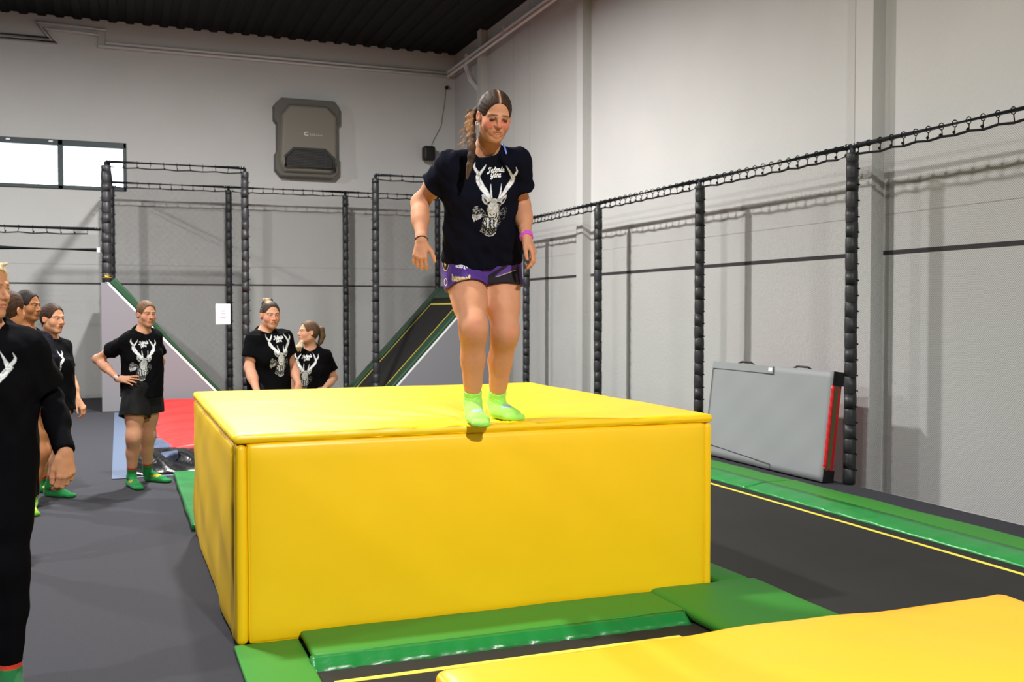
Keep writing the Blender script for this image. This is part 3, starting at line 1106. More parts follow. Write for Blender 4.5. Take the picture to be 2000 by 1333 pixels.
def surface_nets(F, lo, h, holes=(), smooth=1):
    S = F < 0
    n = np.array(F.shape)
    c = S[:-1, :-1, :-1].astype(np.int8)
    tot = np.zeros(n - 1, np.int8)
    offs = [(i, j, k) for i in (0, 1) for j in (0, 1) for k in (0, 1)]
    for (i, j, k) in offs:
        tot += S[i:n[0] - 1 + i, j:n[1] - 1 + j, k:n[2] - 1 + k]
    act = (tot > 0) & (tot < 8)
    idx = -np.ones(n - 1, np.int64)
    cells = np.argwhere(act)
    if len(cells) == 0:
        return np.zeros((0, 3)), np.zeros((0, 4), int)
    idx[act] = np.arange(len(cells))
    vals = {o: F[cells[:, 0] + o[0], cells[:, 1] + o[1], cells[:, 2] + o[2]] for o in offs}
    acc = np.zeros((len(cells), 3))
    cnt = np.zeros(len(cells))
    for o in offs:
        for ax in range(3):
            if o[ax] == 0:
                q = list(o)
                q[ax] = 1
                q = tuple(q)
                a, b = vals[o], vals[q]
                cr = (a < 0) != (b < 0)
                t = np.where(cr, a / np.where(np.abs(a - b) < 1e-12, 1, a - b), 0)
                pt = np.tile(np.array(o, float), (len(cells), 1))
                pt[:, ax] = t
                acc += pt * cr[:, None]
                cnt += cr
    V = (cells + acc / cnt[:, None]) * h + lo
    Q = []
    for ax in range(3):
        o1, o2 = [i for i in range(3) if i != ax]
        sa = [slice(None)] * 3
        sb = [slice(None)] * 3
        sa[ax] = slice(0, -1)
        sb[ax] = slice(1, None)
        A1, B1 = S[tuple(sa)], S[tuple(sb)]
        e = np.argwhere(A1 != B1)
        e = e[(e[:, o1] > 0) & (e[:, o2] > 0) & (e[:, o1] < n[o1] - 1) & (e[:, o2] < n[o2] - 1)]
        if len(e) == 0:
            continue
        flip = A1[e[:, 0], e[:, 1], e[:, 2]]
        d1 = np.zeros(3, int)
        d1[o1] = 1
        d2 = np.zeros(3, int)
        d2[o2] = 1
        q = [e, e - d1, e - d1 - d2, e - d2]
        ids = np.stack([idx[p[:, 0], p[:, 1], p[:, 2]] for p in q], 1)
        if ax == 1:
            flip = ~flip
        ids[flip] = ids[flip][:, ::-1]
        Q.append(ids)
    Q = np.concatenate(Q)
    Q = Q[:, ::-1]
    for (blo, bhi) in holes:
        cen = V[Q].mean(1)
        ins = np.all((cen > blo + 1.1 * h) & (cen < bhi - 1.1 * h), 1)
        Q = Q[~ins]
    for _ in range(smooth):
        E = np.concatenate([Q[:, [0, 1]], Q[:, [1, 2]], Q[:, [2, 3]], Q[:, [3, 0]]])
        s = np.zeros_like(V)
        w = np.zeros(len(V))
        np.add.at(s, E[:, 0], V[E[:, 1]])
        np.add.at(w, E[:, 0], 1)
        np.add.at(s, E[:, 1], V[E[:, 0]])
        np.add.at(w, E[:, 1], 1)
        m = w > 5
        V[m] = V[m] * 0.5 + s[m] / w[m][:, None] * 0.5
    used = np.unique(Q)
    re = -np.ones(len(V), np.int64)
    re[used] = np.arange(len(used))
    return V[used], re[Q]


def build(name, parts, material, parent, base, paints=(), kind=None):
    """parts: list of (V, Q).  base: colour; paints: (a, b, r, soft, colour, strength)"""
    Vs, Qs, o = [], [], 0
    for V, Q in parts:
        if len(V) == 0:
            continue
        Vs.append(V)
        Qs.append(Q + o)
        o += len(V)
    V = np.concatenate(Vs)
    Q = np.concatenate(Qs)
    me = bpy.data.meshes.new(name)
    me.vertices.add(len(V))
    me.vertices.foreach_set('co', V.astype(np.float32).ravel())
    me.loops.add(len(Q) * 4)
    me.loops.foreach_set('vertex_index', Q.astype(np.int32).ravel())
    me.polygons.add(len(Q))
    me.polygons.foreach_set('loop_start', np.arange(0, len(Q) * 4, 4, dtype=np.int32))
    me.polygons.foreach_set('use_smooth', np.ones(len(Q), dtype=bool))
    me.update(calc_edges=True)
    col = np.tile(np.array([*lin(base), 1.0]), (len(V), 1))
    for (a, b, r, soft, c, st) in paints:
        if callable(a):
            w = a(V) * st
        else:
            a, b = np.asarray(a, float), np.asarray(b, float)
            ab = b - a
            t = np.clip(((V - a) @ ab) / (ab @ ab + 1e-12), 0, 1)
            d = np.linalg.norm(V - a - t[:, None] * ab, axis=1)
            w = np.clip(1 - (d - r) / max(soft, 1e-6), 0, 1) * st
        cl = np.array(lin(c))
        col[:, :3] = col[:, :3] * (1 - w[:, None]) + cl * w[:, None]
    at = me.color_attributes.new('Col', 'FLOAT_COLOR', 'POINT')
    at.data.foreach_set('color', col.astype(np.float32).ravel())
    me.materials.append(M[material])
    me.validate()
    ob = bpy.data.objects.new(name, me)
    link(ob, parent)
    return ob


M['skin'] = mat('skin', (224, 172, 140), 0.6, 0.3, attr=True, var=0.04, vscale=30, sss=0.12, bump=0.04, bscale=120)
M['hair'] = mat('hair', (80, 60, 45), 0.6, 0.16, attr=True, var=0.28, vscale=70, stretch=(1, 1, 0.3), bump=0.35, bscale=160)
M['cloth'] = mat('cotton', (22, 22, 28), 0.95, 0.06, attr=True, var=0.06, vscale=20, bump=0.12, bscale=40)
M['shorts'] = mat('sports_fabric', (60, 40, 100), 0.75, 0.25, attr=True, var=0.05, vscale=20, bump=0.15, bscale=30)
M['sock'] = mat('sock_knit', (60, 160, 60), 0.9, 0.15, attr=True, bump=0.3, bscale=70, sheen=0.1)
M['print'] = mat('shirt_print', (230, 230, 230), 0.8, 0.2, attr=True)
M['plain'] = mat('coloured_plastic', (200, 60, 200), 0.45, 0.4, attr=True)


def head_prims(f, H, s, wide=1.0, chin=1.0, neck=None, nose=1.0, mouth=0.0, crease=0.0, lift=0.0, frown=0.0):
    """H: dict c (centre), ax (3 rows: right, forward, up).  Returns transform"""
    c, ax = H['c'], H['ax']

    def T(x, y, z):
        return c + (ax[0] * x * wide + ax[1] * y + ax[2] * z) * s
    f.ell(T(0, -.014, .034), ax, A_(.076 * wide, .094, .087) * s, k=.02 * s)
    f.ell(T(0, .026, -.030), ax, A_(.060 * wide, .062, .080) * s, k=.03 * s)
    f.cap(T(-.040, .0, -.058), T(-.012, .058, -.094 * chin), .022 * s, .017 * s, k=.03 * s)
    f.cap(T(.040, .0, -.058), T(.012, .058, -.094 * chin), .022 * s, .017 * s, k=.03 * s)
    f.ell(T(0, .066, -.093 * chin), ax, A_(.021, .017, .017) * s, k=.018 * s)
    for e in (-1, 1):
        f.ell(T(e * .037, .050, -.028), ax, A_(.027, .026, .028) * s, k=.02 * s)
        f.cap(T(e * .012, .081, .020), T(e * .042, .066, .022), .011 * s, .009 * s, k=.014 * s)
    for e in (-1, 1):
        f.ell(T(e * .031, .094, .000), ax, A_(.0175, .014, .0115) * s, k=.012 * s, op='s')
    for e in (-1, 1):
        f.ell(T(e * .031, .070, .001), ax, A_(.0145, .0135, .0125) * s, k=.003 * s)
        f.cap(T(e * .018, .080, .007), T(e * .031, .0855, .0105), .0028 * s, .0034 * s, k=.003 * s)
        f.cap(T(e * .031, .0855, .0105), T(e * .044, .074, .005), .0034 * s, .0026 * s, k=.003 * s)
        f.cap(T(e * .020, .079, -.008), T(e * .042, .074, -.008), .003 * s, .003 * s, k=.004 * s)
    T0 = T
    if lift:
        def T(x, y, z):
            return T0(x, y, z + lift)
    f.cap(T(0, .080, .014), T(0, .102 * nose, -.026), .0075 * s, .0115 * s, k=.010 * s)
    f.ell(T(0, .103 * nose, -.030), ax, A_(.0115, .012, .0095) * s, k=.006 * s)
    for e in (-1, 1):
        f.ell(T(e * .0125, .091, -.032), ax, A_(.0085, .010, .0075) * s, k=.006 * s)
        f.ell(T(e * .006, .100, -.0405), ax, A_(.0033, .004, .003) * s, k=.003 * s, op='s')
    f.ell(T(0, .078, -.058), ax, A_(.028, .016, .022) * s, k=.012 * s)
    f.cap(T(-.020, .083, -.0575 - frown), T(0, .0935, -.0545), .0042 * s, .0058 * s, k=.004 * s)
    f.cap(T(.020, .083, -.0575 - frown), T(0, .0935, -.0545), .0042 * s, .0058 * s, k=.004 * s)
    f.cap(T(-.016, .084, -.0655), T(.016, .084, -.0655), .0060 * s, .0060 * s, k=.004 * s, n=None)
    f.cap(T(0, .089, -.0665), T(0, .0885, -.067), .0068 * s, .0068 * s, k=.004 * s)
    for e in (-1, 1):
        f.cap(T(e * .022, .0915, -.0603 - frown * 1.5), T(0, .094, -.0603), .0022 * s, .0022 * s, k=.003 * s, op='s')
    if frown:
        f.ell(T(0, .080, -.082), ax, A_(.016, .012, .011) * s, k=.008 * s)
        for e in (-1, 1):
            f.ell(T(e * .022, .074, -.072), ax, A_(.010, .010, .010) * s, k=.008 * s)
    if mouth:
        f.ell(T(0, .094, -.061), ax, A_(.013, .012, .0035 + mouth) * s, k=.004 * s, op='s')
    if crease:
        for e in (-1, 1):
            f.cap(T(e * .020, .096, -.036), T(e * .035, .080, -.054), .0022 * s, .0015 * s, k=.008 * s, op='s')
    T = T0
    for e in (-1, 1):
        ea = np.stack([nrm(ax[0] * e + ax[1] * .35), nrm(ax[1] - ax[0] * e * .35), ax[2]])
        f.ell(T(e * .078, -.006, -.006), ea, A_(.0075, .018, .027) * s, k=.006 * s)
        f.ell(T(e * .086, .000, -.003), ea, A_(.006, .010, .017) * s, k=.005 * s, op='s')
    if neck is not None:
        f.cap(T(0, -.022, -.050), neck, .054 * s, .060 * s, k=.035 * s)
    return T


def face_paint(T, s, skin, lip, brow=(70, 50, 38), blush=None, blush_st=0.5, eye=(52, 40, 30), brow_in=0.0, lidded=False, dark=None, lift=0.0):
    r = []
    T0 = T

    def TM(x, y, z):
        return T0(x, y, z + lift)
    if blush:
        for e in (-1, 1):
            r.append((T(e * .036, .075, -.024), T(e * .048, .060, -.020), .004 * s, .026 * s, blush, blush_st))
        r.append((TM(0, .108, -.026), TM(0, .104, -.012), .004 * s, .012 * s, blush, blush_st * .8))
    for e in (-1, 1):
        if not lidded:
            r.append((T(e * .022, .0855, .000), T(e * .041, .0805, .000), .0032 * s, .0016 * s, (225, 214, 206), .9))
            r.append((T(e * .031, .0865, .0005), T(e * .031, .0865, .0007), .0046 * s, .0016 * s, eye, 1))
        else:
            r.append((T(e * .021, .086, .0005), T(e * .041, .081, -.0005), .0030 * s, .0055 * s, eye, .97))
            r.append((T(e * .019, .088, .008), T(e * .044, .080, .009), .003 * s, .006 * s, (134, 88, 68), .6))  # shade under the brow, painted into the skin colour
        r.append((T(e * .019, .0840, .0055), T(e * .031, .0900, .0078), .0014 * s, .0018 * s, (36, 26, 22), .85))
        r.append((T(e * .031, .0900, .0078), T(e * .045, .0780, .0045), .0014 * s, .0018 * s, (36, 26, 22), .85))
        r.append((T(e * .022, .085, .012), T(e * .042, .078, .012), .004 * s, .008 * s, dark or tuple(int(v * .78) for v in skin), .55))
        r.append((T(e * .013, .093, .022 + brow_in), T(e * .032, .085, .026), .0026 * s, .0034 * s, brow, .85))
        r.append((T(e * .032, .085, .026), T(e * .049, .068, .021), .0020 * s, .0034 * s, brow, .8))
    T = TM
    r.append((T(-.018, .086, -.0575), T(0, .096, -.0545), .0030 * s, .0035 * s, lip, .8))
    r.append((T(.018, .086, -.0575), T(0, .096, -.0545), .0030 * s, .0035 * s, lip, .8))
    r.append((T(-.014, .088, -.0665), T(.014, .088, -.0665), .0042 * s, .0035 * s, lip, .8))
    r.append((T(-.019, .090, -.0605), T(.019, .090, -.0605), .0010 * s, .0016 * s, (96, 44, 40), .8))
    for e in (-1, 1):
        r.append((T(e * .0065, .100, -.0415), T(e * .0065, .100, -.0415), .0022 * s, .002 * s, (100, 52, 42), .8))
        r.append((T0(e * .085, -.002, -.004), T0(e * .085, -.002, .012), .008 * s, .014 * s, (214, 118, 96), .35))
    return r


def hand_prims(f, W, d, n, tdir, s=1.0, curl=(.5, .5, .5, .5), spread=0.10, thumb=(0.8, 0.65, -.25), k=.010):
    """W wrist, d toward fingers, n back of the hand, tdir thumb side"""
    d = nrm(d)
    n = nrm(n - d * (np.asarray(n) @ d))
    t = nrm(np.cross(d, n))
    if t @ np.asarray(tdir, float) < 0:
        t = -t
    kn = []
    for i, (l, o) in enumerate([(.088, .029), (.092, .0095), (.087, -.0095), (.079, -.027)]):
        K = W + (d * l + t * o - n * (.002 if i in (0, 3) else 0)) * s
        f.cap(W + (d * .010 + t * o * .55) * s, K, .0150 * s, .0112 * s, k=k * s)
        kn.append(K)
    f.cap(W - d * .02 * s, W + d * .03 * s, .024 * s, .022 * s, k=.015 * s, n=n, sq=.75)
    f.cap(W + (d * .03 + t * .012 - n * .004) * s, W + (d * .065 + t * .012 - n * .004) * s, .022 * s, .018 * s, k=.012 * s, n=n, sq=.7)
    seg = [(.043, .026, .021), (.047, .029, .022), (.043, .027, .022), (.034, .021, .019)]
    tips = []
    for i in range(4):
        sp = (1.5 - i) * spread
        p = kn[i]
        dd = nrm(d + t * sp)
        ang = 0.0
        rr = (.0098, .0098, .0092, .0082)[i]
        for j, L in enumerate(seg[i]):
            ang += curl[i] * (.75, 1.05, .75)[j]
            v = dd * cos(ang) - n * sin(ang)
            q = p + v * L * s
            f.cap(p, q, rr * (1, .92, .84)[j] * s, rr * (.92, .84, .74)[j] * s, k=(.004 if j else .007) * s)
            p = q
        tips.append(p)
    b = W + (d * .020 + t * .024 - n * .006) * s
    v = nrm(d * thumb[0] + t * thumb[1] + n * thumb[2])
    p1 = b + v * .044 * s
    f.cap(b, p1, .0165 * s, .0125 * s, k=.010 * s)
    v2 = nrm(v + d * .35 - t * .10)
    p2 = p1 + v2 * .033 * s
    f.cap(p1, p2, .0118 * s, .0105 * s, k=.005 * s)
    v3 = nrm(v2 + d * .2 - t * .12)
    p3 = p2 + v3 * .024 * s
    f.cap(p2, p3, .0105 * s, .0085 * s, k=.004 * s)
    return tips + [p3], kn


def foot_prims(f, ank, heel, toe, s, up=A_(0, 0, 1), g=0.0, k=.02):
    """ankle joint, heel bottom and toe tip positions on the sole"""
    d = nrm(toe - heel)
    side = nrm(np.cross(d, up))
    u = nrm(np.cross(side, d))
    L = np.linalg.norm(toe - heel)
    f.cap(ank, heel + d * .035 * s + u * .036 * s, (.037 + g) * s, (.034 + g) * s, k=k)
    f.cap(heel + d * .034 * s + u * .032 * s, heel + d * .06 * s + u * .028 * s, (.032 + g) * s, (.028 + g) * s, k=k)
    f.cap(ank + d * .02 * s - u * .01 * s, heel + d * L * .66 + u * .030 * s, (.034 + g) * s, (.026 + g) * s, k=k * 1.2, n=u, sq=.9)
    for o, l, r in ((-.025, .70, .022), (0, .73, .023), (.025, .68, .021)):
        f.cap(heel + d * .05 * s + u * .024 * s + side * o * .6 * s, heel + d * L * l + u * .021 * s + side * o * s, (.022 + g) * s, (r + g) * s, k=k)
    for o, l, r in ((-.032, .90, .013), (-.016, .95, .0135), (0, .965, .0135), (.017, .96, .0145)) if (side @ A_(1, 0, 0)) > 0 else ((.032, .90, .013), (.016, .95, .0135), (0, .965, .0135), (-.017, .96, .0145)):
        f.cap(heel + d * L * .68 + u * .017 * s + side * o * .9 * s, heel + d * (L * l - r * s * .5) + u * .014 * s + side * o * s, .016 * s + g * s, (r + g) * s, k=.008)


def basis(f, up):
    f = nrm(f)
    r = nrm(np.cross(f, up))
    return np.stack([r, f, np.cross(r, f)])


def torso_frame(J):
    sm = (J['sh'][0] + J['sh'][1]) / 2
    hm = (J['hip'][0] + J['hip'][1]) / 2
    down = nrm(hm - sm)
    F = J['fwd'] - down * (J['fwd'] @ down)
    F = nrm(F)
    lat = nrm(np.cross(F, down))
    return sm, hm, down, F, lat


def torso_prims(f, J, s, w, e=0.0, k=.05, upper=True, pelvis=True, bust=1.0):
    sm, hm, down, F, lat = torso_frame(J)
    L = np.linalg.norm(hm - sm)
    PF = J.get('pfwd', F)
    f.cap(sm + down * .11 * s - F * .012 * s, sm + down * .24 * s, (.135 * w) * s + e, (.128 * w) * s + e, k=k, n=F, sq=.70)
    f.cap(sm + down * .22 * s, hm - down * .06 * s, (.122 * w) * s + e, (.134 * w) * s + e, k=k, n=F, sq=.74)
    for i in (0, 1):
        q = J['sh'][i]
        f.cap(J['neck'] + down * .005 * s - F * .01 * s, q * .85 + sm * .15 + down * .012 * s, .046 * s + e, .044 * s + e, k=k)
        f.cap(q + down * .01 * s, q * .8 + sm * .2 + down * .12 * s, .056 * s * w + e, .06 * s * w + e, k=k)
        c = sm + down * .155 * s + F * .068 * s * w + (q - sm) * .42
        f.ell(c, np.stack([lat, F, -down]), A_(.062, .052, .062) * s * w * bust + e, k=k)
    if pelvis:
        f.cap(J['hip'][0] * .62 + hm * .38 - down * .03 * s, J['hip'][1] * .62 + hm * .38 - down * .03 * s, .112 * s * w + e, .112 * s * w + e, k=k, n=F, sq=.98)
        for i in (0, 1):
            f.ell(J['hip'][i] * .55 + hm * .45 - PF * .045 * s + down * .01 * s, np.eye(3), A_(.085, .085, .09) * s * w + e, k=k)


def limb_prims(f, J, s, w, arms=True, legs=True, g=0.0):
    w0 = w
    if arms:
        w = J.get('aw', w)
        for i in (0, 1):
            S, E, W = J['sh'][i], J['el'][i], J['wr'][i]
            f.cap(S, E, (.054 * w) * s + g, (.039 * w) * s + g, k=.03)
            f.cap(S + (E - S) * .12, S + (E - S) * .55, (.054 * w) * s + g, (.044 * w) * s + g, k=.03)
            f.cap(E, E + (W - E) * .45, (.042 * w) * s + g, (.041 * w) * s + g, k=.03)
            f.cap(E + (W - E) * .3, W, (.040 * w) * s + g, (.026 * (w * .5 + .5)) * s + g, k=.03)
    if legs:
        w = J.get('lw', w0)
        for i in (0, 1):
            Hp, K, An = J['hip'][i], J['kn'][i], J['an'][i]
            v = nrm(K - Hp)
            c = nrm(An - K)
            back = -nrm(J['lfwd'][i] - c * (J['lfwd'][i] @ c))
            f.cap(Hp, K, (.089 * w) * s + g, (.056 * w) * s + g, k=.04)
            f.cap(Hp + v * .05 * s - back * .01 * s, Hp + (K - Hp) * .6 - back * .012 * s, (.084 * w) * s + g, (.068 * w) * s + g, k=.04)
            f.cap(K - v * .03 * s, K + c * .03 * s, (.053 * w) * s + g, (.050 * w) * s + g, k=.03)
            f.ell(K - back * .020 * s, np.eye(3), A_(.030, .028, .036) * s * w + g, k=.04)
            f.cap(K, An, (.050 * w) * s + g, (.033 * w) * s + g, k=.04)
            f.cap(K + (An - K) * .14 + back * .018 * s, K + (An - K) * .42 + back * .022 * s, (.046 * w) * s + g, (.045 * w) * s + g, k=.04)
            f.cap(K + (An - K) * .42 + back * .020 * s, K + (An - K) * .72 + back * .006 * s, (.043 * w) * s + g, (.030 * w) * s + g, k=.04)


def folds(scale, amp, dirv=(0, 0, 1), seed=0, zl=None):
    rs = np.random.RandomState(seed)
    q = [(rs.randn(3) * scale, rs.rand() * 6.28, 1.0) for _ in range(5)]
    q += [(rs.randn(3) * scale * 2.1, rs.rand() * 6.28, .5) for _ in range(5)]

    def fn(x, y, z):
        t = 0
        for v, p, a in q:
            t = t + a * np.sin(v[0] * x + v[1] * y + v[2] * z * .55 + p + 1.2 * np.sin(v[1] * .6 * x + v[2] * .5 * y + v[0] * .4 * z))
        return amp * (t / 2.2 - .75)
    return fn


def make_tee(P_, J, s, w, h, color, long_sleeve=False, hem_len=.62, name='t_shirt', sl=.58, ease=.016, wide=1.0, seed=0, foldamp=.004, neck_r=.078, neck_drop=.0, hem_fwd=0.0, under_color=None):
    sm, hm, down, F, lat = torso_frame(J)
    f = Field()
    torso_prims(f, J, s, w, e=ease * s, pelvis=False)
    hem = sm + down * hem_len * s + F * hem_fwd
    f.cap(sm + down * .13 * s, hem, .150 * s * w + ease * .6, .163 * s * w * wide + ease, k=.05, n=F, sq=.80, flat=True)
    for i in (0, 1):
        S, E = J['sh'][i], J['el'][i]
        d = nrm(E - S)
        L = np.linalg.norm(E - S)
        Wd = nrm(J['wr'][i] - E)
        if not long_sleeve:
            f.cap(S - d * .02, S + d * L * sl, .062 * s * w, .071 * s * w, k=.035, flat=True)
    if long_sleeve:
        limb_prims(f, J, s, w, legs=False, g=.009)
    f.warp(folds(22, foldamp, seed=seed))
    f.half(hem, down, .004)
    # hollow the openings
    f.cap(hem - down * .05, hem + down * .06, .163 * s * w * wide + ease - .034, .163 * s * w * wide + ease - .030, k=.004, n=F, sq=.80, op='s', flat=True)
    if not long_sleeve:
        for i in (0, 1):
            S, E = J['sh'][i], J['el'][i]
            d = nrm(E - S)
            L = np.linalg.norm(E - S)
            f.cap(S + d * (L * sl - .03), S + d * (L * sl + .05), .071 * s * w - .020, .071 * s * w - .017, k=.003, op='s', flat=True)
    else:
        for i in (0, 1):
            W, E = J['wr'][i], J['el'][i]
            d = nrm(W - E)
            f.cap(W - d * .002, W + d * .10, .06, .06, k=.003, op='s', flat=True)
    nk = J['neck'] + F * .012 * s - down * .02 * s
    f.ell(nk + F * .014 * s + down * (neck_drop - .012), np.stack([lat, nrm(F + down * .5), nrm(-down + F * .5)]), A_(neck_r, neck_r * .95, .070) * s, k=.006, op='s')
    lo, hi = f.bounds()
    V, Q = f.mesh(h, (lo, hi), smooth=2)
    return build(name, [(V, Q)], 'cloth', P_, color), dict(sm=sm, hm=hm, down=down, F=F, lat=lat)


def make_shorts(P_, J, s, w, h, color, frac=.35, name='shorts', flare=.102, top=.16, paints=(), legs=(None, None), seed=0, amp=.002, level=0.0):
    sm, hm, down, F, lat = torso_frame(J)
    f = Field()
    PF = J.get('pfwd', F)
    e = .010 * s
    f.cap(J['hip'][0] * .62 + hm * .38 - down * .03 * s, J['hip'][1] * .62 + hm * .38 - down * .03 * s, .112 * s * w + e, .112 * s * w + e, k=.05, n=F, sq=.98)
    for i in (0, 1):
        f.ell(J['hip'][i] * .55 + hm * .45 - PF * .045 * s + down * .01 * s, np.eye(3), A_(.085, .085, .09) * s * w + e, k=.05)
    f.cap(hm - down * .10 * s, hm - down * .06 * s, .134 * s * w + e, .134 * s * w + e, k=.05, n=F, sq=.78)
    f.cap(hm - down * .02 * s, hm - down * top * s, .134 * s * w + e, .128 * s * w + e, k=.04, n=F, sq=.74)
    fr = frac if isinstance(frac, (tuple, list)) else (frac, frac)
    for i in (0, 1):
        Hp, K = J['hip'][i], J['kn'][i]
        f.cap(Hp, Hp + (K - Hp) * fr[i], .101 * s * w, flare * s * w, k=.03, flat=True)
    f.warp(folds(20, amp, seed=seed))
    for i in (0, 1):
        Hp, K = J['hip'][i], J['kn'][i]
        d = nrm(K - Hp)
        e_ = Hp + (K - Hp) * fr[i]
        if level:
            dn = nrm(d * (1 - level) - UP * level)
            f.cap(e_ - d * .03, e_ - d * .03 + dn * .3, .135, .135, k=.004, op='s', flat=True)
        f.cap(e_ - d * .02, e_ + d * .05, flare * s * w - .011, flare * s * w - .009, k=.003, op='s', flat=True)
    V, Q = f.mesh(h, smooth=1)
    return build(name, [(V, Q)], 'shorts', P_, color, paints)


def make_sock(P_, ank, heel, toe, knee, s, h, color, cuff=.11, paints=(), up=A_(0, 0, 1), w=1.0, cuff_color=None, warp=.0):
    f = Field()
    foot_prims(f, ank, heel, toe, s, up, g=.0035)
    d = nrm(knee - ank)
    top = ank + d * cuff * s
    f.cap(ank - d * .01, top, .041 * s * w, .046 * s * w, k=.02, flat=True)
    if warp:
        f.warp(lambda x, y, z: warp * np.sin((x * d[0] + y * d[1] + z * d[2]) * 420 + 9 * np.sin(14 * x + 5 * z)) * (z > ank[2] - .02))
    V, Q = f.mesh(h, smooth=1)
    ps = list(paints)
    if cuff_color:
        ps.append((lambda V, t=top, dd=d: np.clip((((V - t) @ dd) + .022 * s) / .003, 0, 1), None, 0, 0, cuff_color, 1.0))
    return build('sock', [(V, Q)], 'sock', P_, color, ps)


def make_body(P_, J, s, w, h, skin, hf=None, hh=.003, paints=(), headkw=None, hands=(None, None), hand_s=1.0, facekw=None, hs=None, head_h=None, name='body'):
    f = Field()
    hs = hs or s
    torso_prims(f, J, s, w, bust=.95)
    limb_prims(f, J, s, w)
    for i in (0, 1):
        if J.get('heel'):
            foot_prims(f, J['an'][i], J['heel'][i], J['toe'][i], s)
    T = head_prims(f, J['head'], hs, neck=J['neck'], **(headkw or {}))
    tips = []
    boxes = []
    for i in (0, 1):
        if hands[i] is not None:
            t, kn = hand_prims(f, J['wr'][i], s=hand_s * s, **hands[i])
            tips.append(t)
            pts = np.array(list(t) + kn + [J['wr'][i]])
            lo_, hi_ = pts.min(0) - .028 * s, pts.max(0) + .028 * s
            boxes.append((lo_, hi_, hh))
    c, ax = J['head']['c'], J['head']['ax']
    hp = np.array([T(0, 0, 0)] * 1)
    boxes.append((c - .135 * hs, c + .145 * hs, head_h or hh))
    pts = []
    lo, hi = f.bounds()
    parts = [f.mesh(h, (lo, hi), holes=[(b[0], b[1]) for b in boxes], smooth=1)]
    for b in boxes:
        parts.append(f.mesh(b[2], (b[0], b[1]), smooth=1))
    ps = []
    if facekw is not None:
        ps += face_paint(T, hs, skin, **facekw)
    for t in tips:
        for q in t:
            ps.append((q, q, .006 * s, .016 * s, (228, 130, 104), .35))
    ps += list(paints)
    return build(name, parts, 'skin', P_, skin, ps), T, tips


def make_hair(P_, H, s, h, color, wide=1.0, line=(.02, -.022, .85), tail=None, paints=(), thick=.009, strands=True, extra=None, name='hair', ears=True):
    c, ax = H['c'], H['ax']

    def T(x, y, z):
        return c + (ax[0] * x * wide + ax[1] * y + ax[2] * z) * s
    f = Field()
    f.ell(T(0, -.014, .034), ax, (A_(.076 * wide, .094, .087) + thick) * s, k=.02 * s)
    f.ell(T(0, -.030, -.005), ax, (A_(.066 * wide, .068, .070) + thick * .6) * s, k=.03 * s)
    r = np.stack(ax)
    # combed ridges running back from the hairline
    def comb(x, y, z):
        lx = ((x - c[0]) * ax[0][0] + (y - c[1]) * ax[0][1] + (z - c[2]) * ax[0][2]) / s
        ly = ((x - c[0]) * ax[1][0] + (y - c[1]) * ax[1][1] + (z - c[2]) * ax[1][2]) / s
        lz = ((x - c[0]) * ax[2][0] + (y - c[1]) * ax[2][1] + (z - c[2]) * ax[2][2]) / s
        a = np.arctan2(lz + .02 - ly * .4, lx)
        return .0006 * s * np.sin(a * 34 + 2 * np.sin(ly * 40)) + .0018 * s * np.exp(-(lx / .004) ** 2) * (lz > .06)
    f.warp(comb)
    p0 = T(0, line[0], line[1])
    n = nrm(ax[1] * line[2] - ax[2])
    f.half(p0, n, .006 * s)
    f.ell(T(0, .088, line[3] if len(line) > 3 else -.004), ax, A_(.0655 * wide, .074, .086) * s, k=.006 * s, op='s')
    # keep ears free
    for e in (-1, 1):
        f.ell(T(e * .084, .012, -.012), ax, A_(.022, .030, .030) * s, k=.008 * s, op='s')
    if tail:
        tail(f, T, s)
    V, Q = f.mesh(h, smooth=1)
    return build(name, [(V, Q)], 'hair', P_, color, paints), T


# ------------------------------------------------------------------ the stag print (drawn as strokes, then laid on the cloth)
def stroke(U, Vv, pts):
    d = np.full(U.shape, 1e9)
    for (x0, y0, r0), (x1, y1, r1) in zip(pts, pts[1:]):
        ax_, ay = x1 - x0, y1 - y0
        L2 = ax_ * ax_ + ay * ay + 1e-9
        t = np.clip(((U - x0) * ax_ + (Vv - y0) * ay) / L2, 0, 1)
        d = np.minimum(d, np.hypot(U - x0 - t * ax_, Vv - y0 - t * ay) - (r0 + (r1 - r0) * t))
    return d


def inpoly(U, Vv, poly):
    c = np.zeros(U.shape, bool)
    n = len(poly)
    for i in range(n):
        x0, y0 = poly[i]
        x1, y1 = poly[(i + 1) % n]
        if y0 == y1:
            continue
        m = ((y0 > Vv) != (y1 > Vv)) & (U < (x1 - x0) * (Vv - y0) / (y1 - y0) + x0)
        c ^= m
    return c


def vnoise(U, Vv, sc, seed):
    rs = np.random.RandomState(seed)
    G = rs.rand(80, 80)
    x, y = np.abs(U / sc), np.abs(Vv / sc)
    i, j = x.astype(int) % 78, y.astype(int) % 78
    fx, fy = x - np.floor(x), y - np.floor(y)
    fx, fy = fx * fx * (3 - 2 * fx), fy * fy * (3 - 2 * fy)
    return (G[i, j] * (1 - fx) + G[i + 1, j] * fx) * (1 - fy) + (G[i, j + 1] * (1 - fx) + G[i + 1, j + 1] * fx) * fy


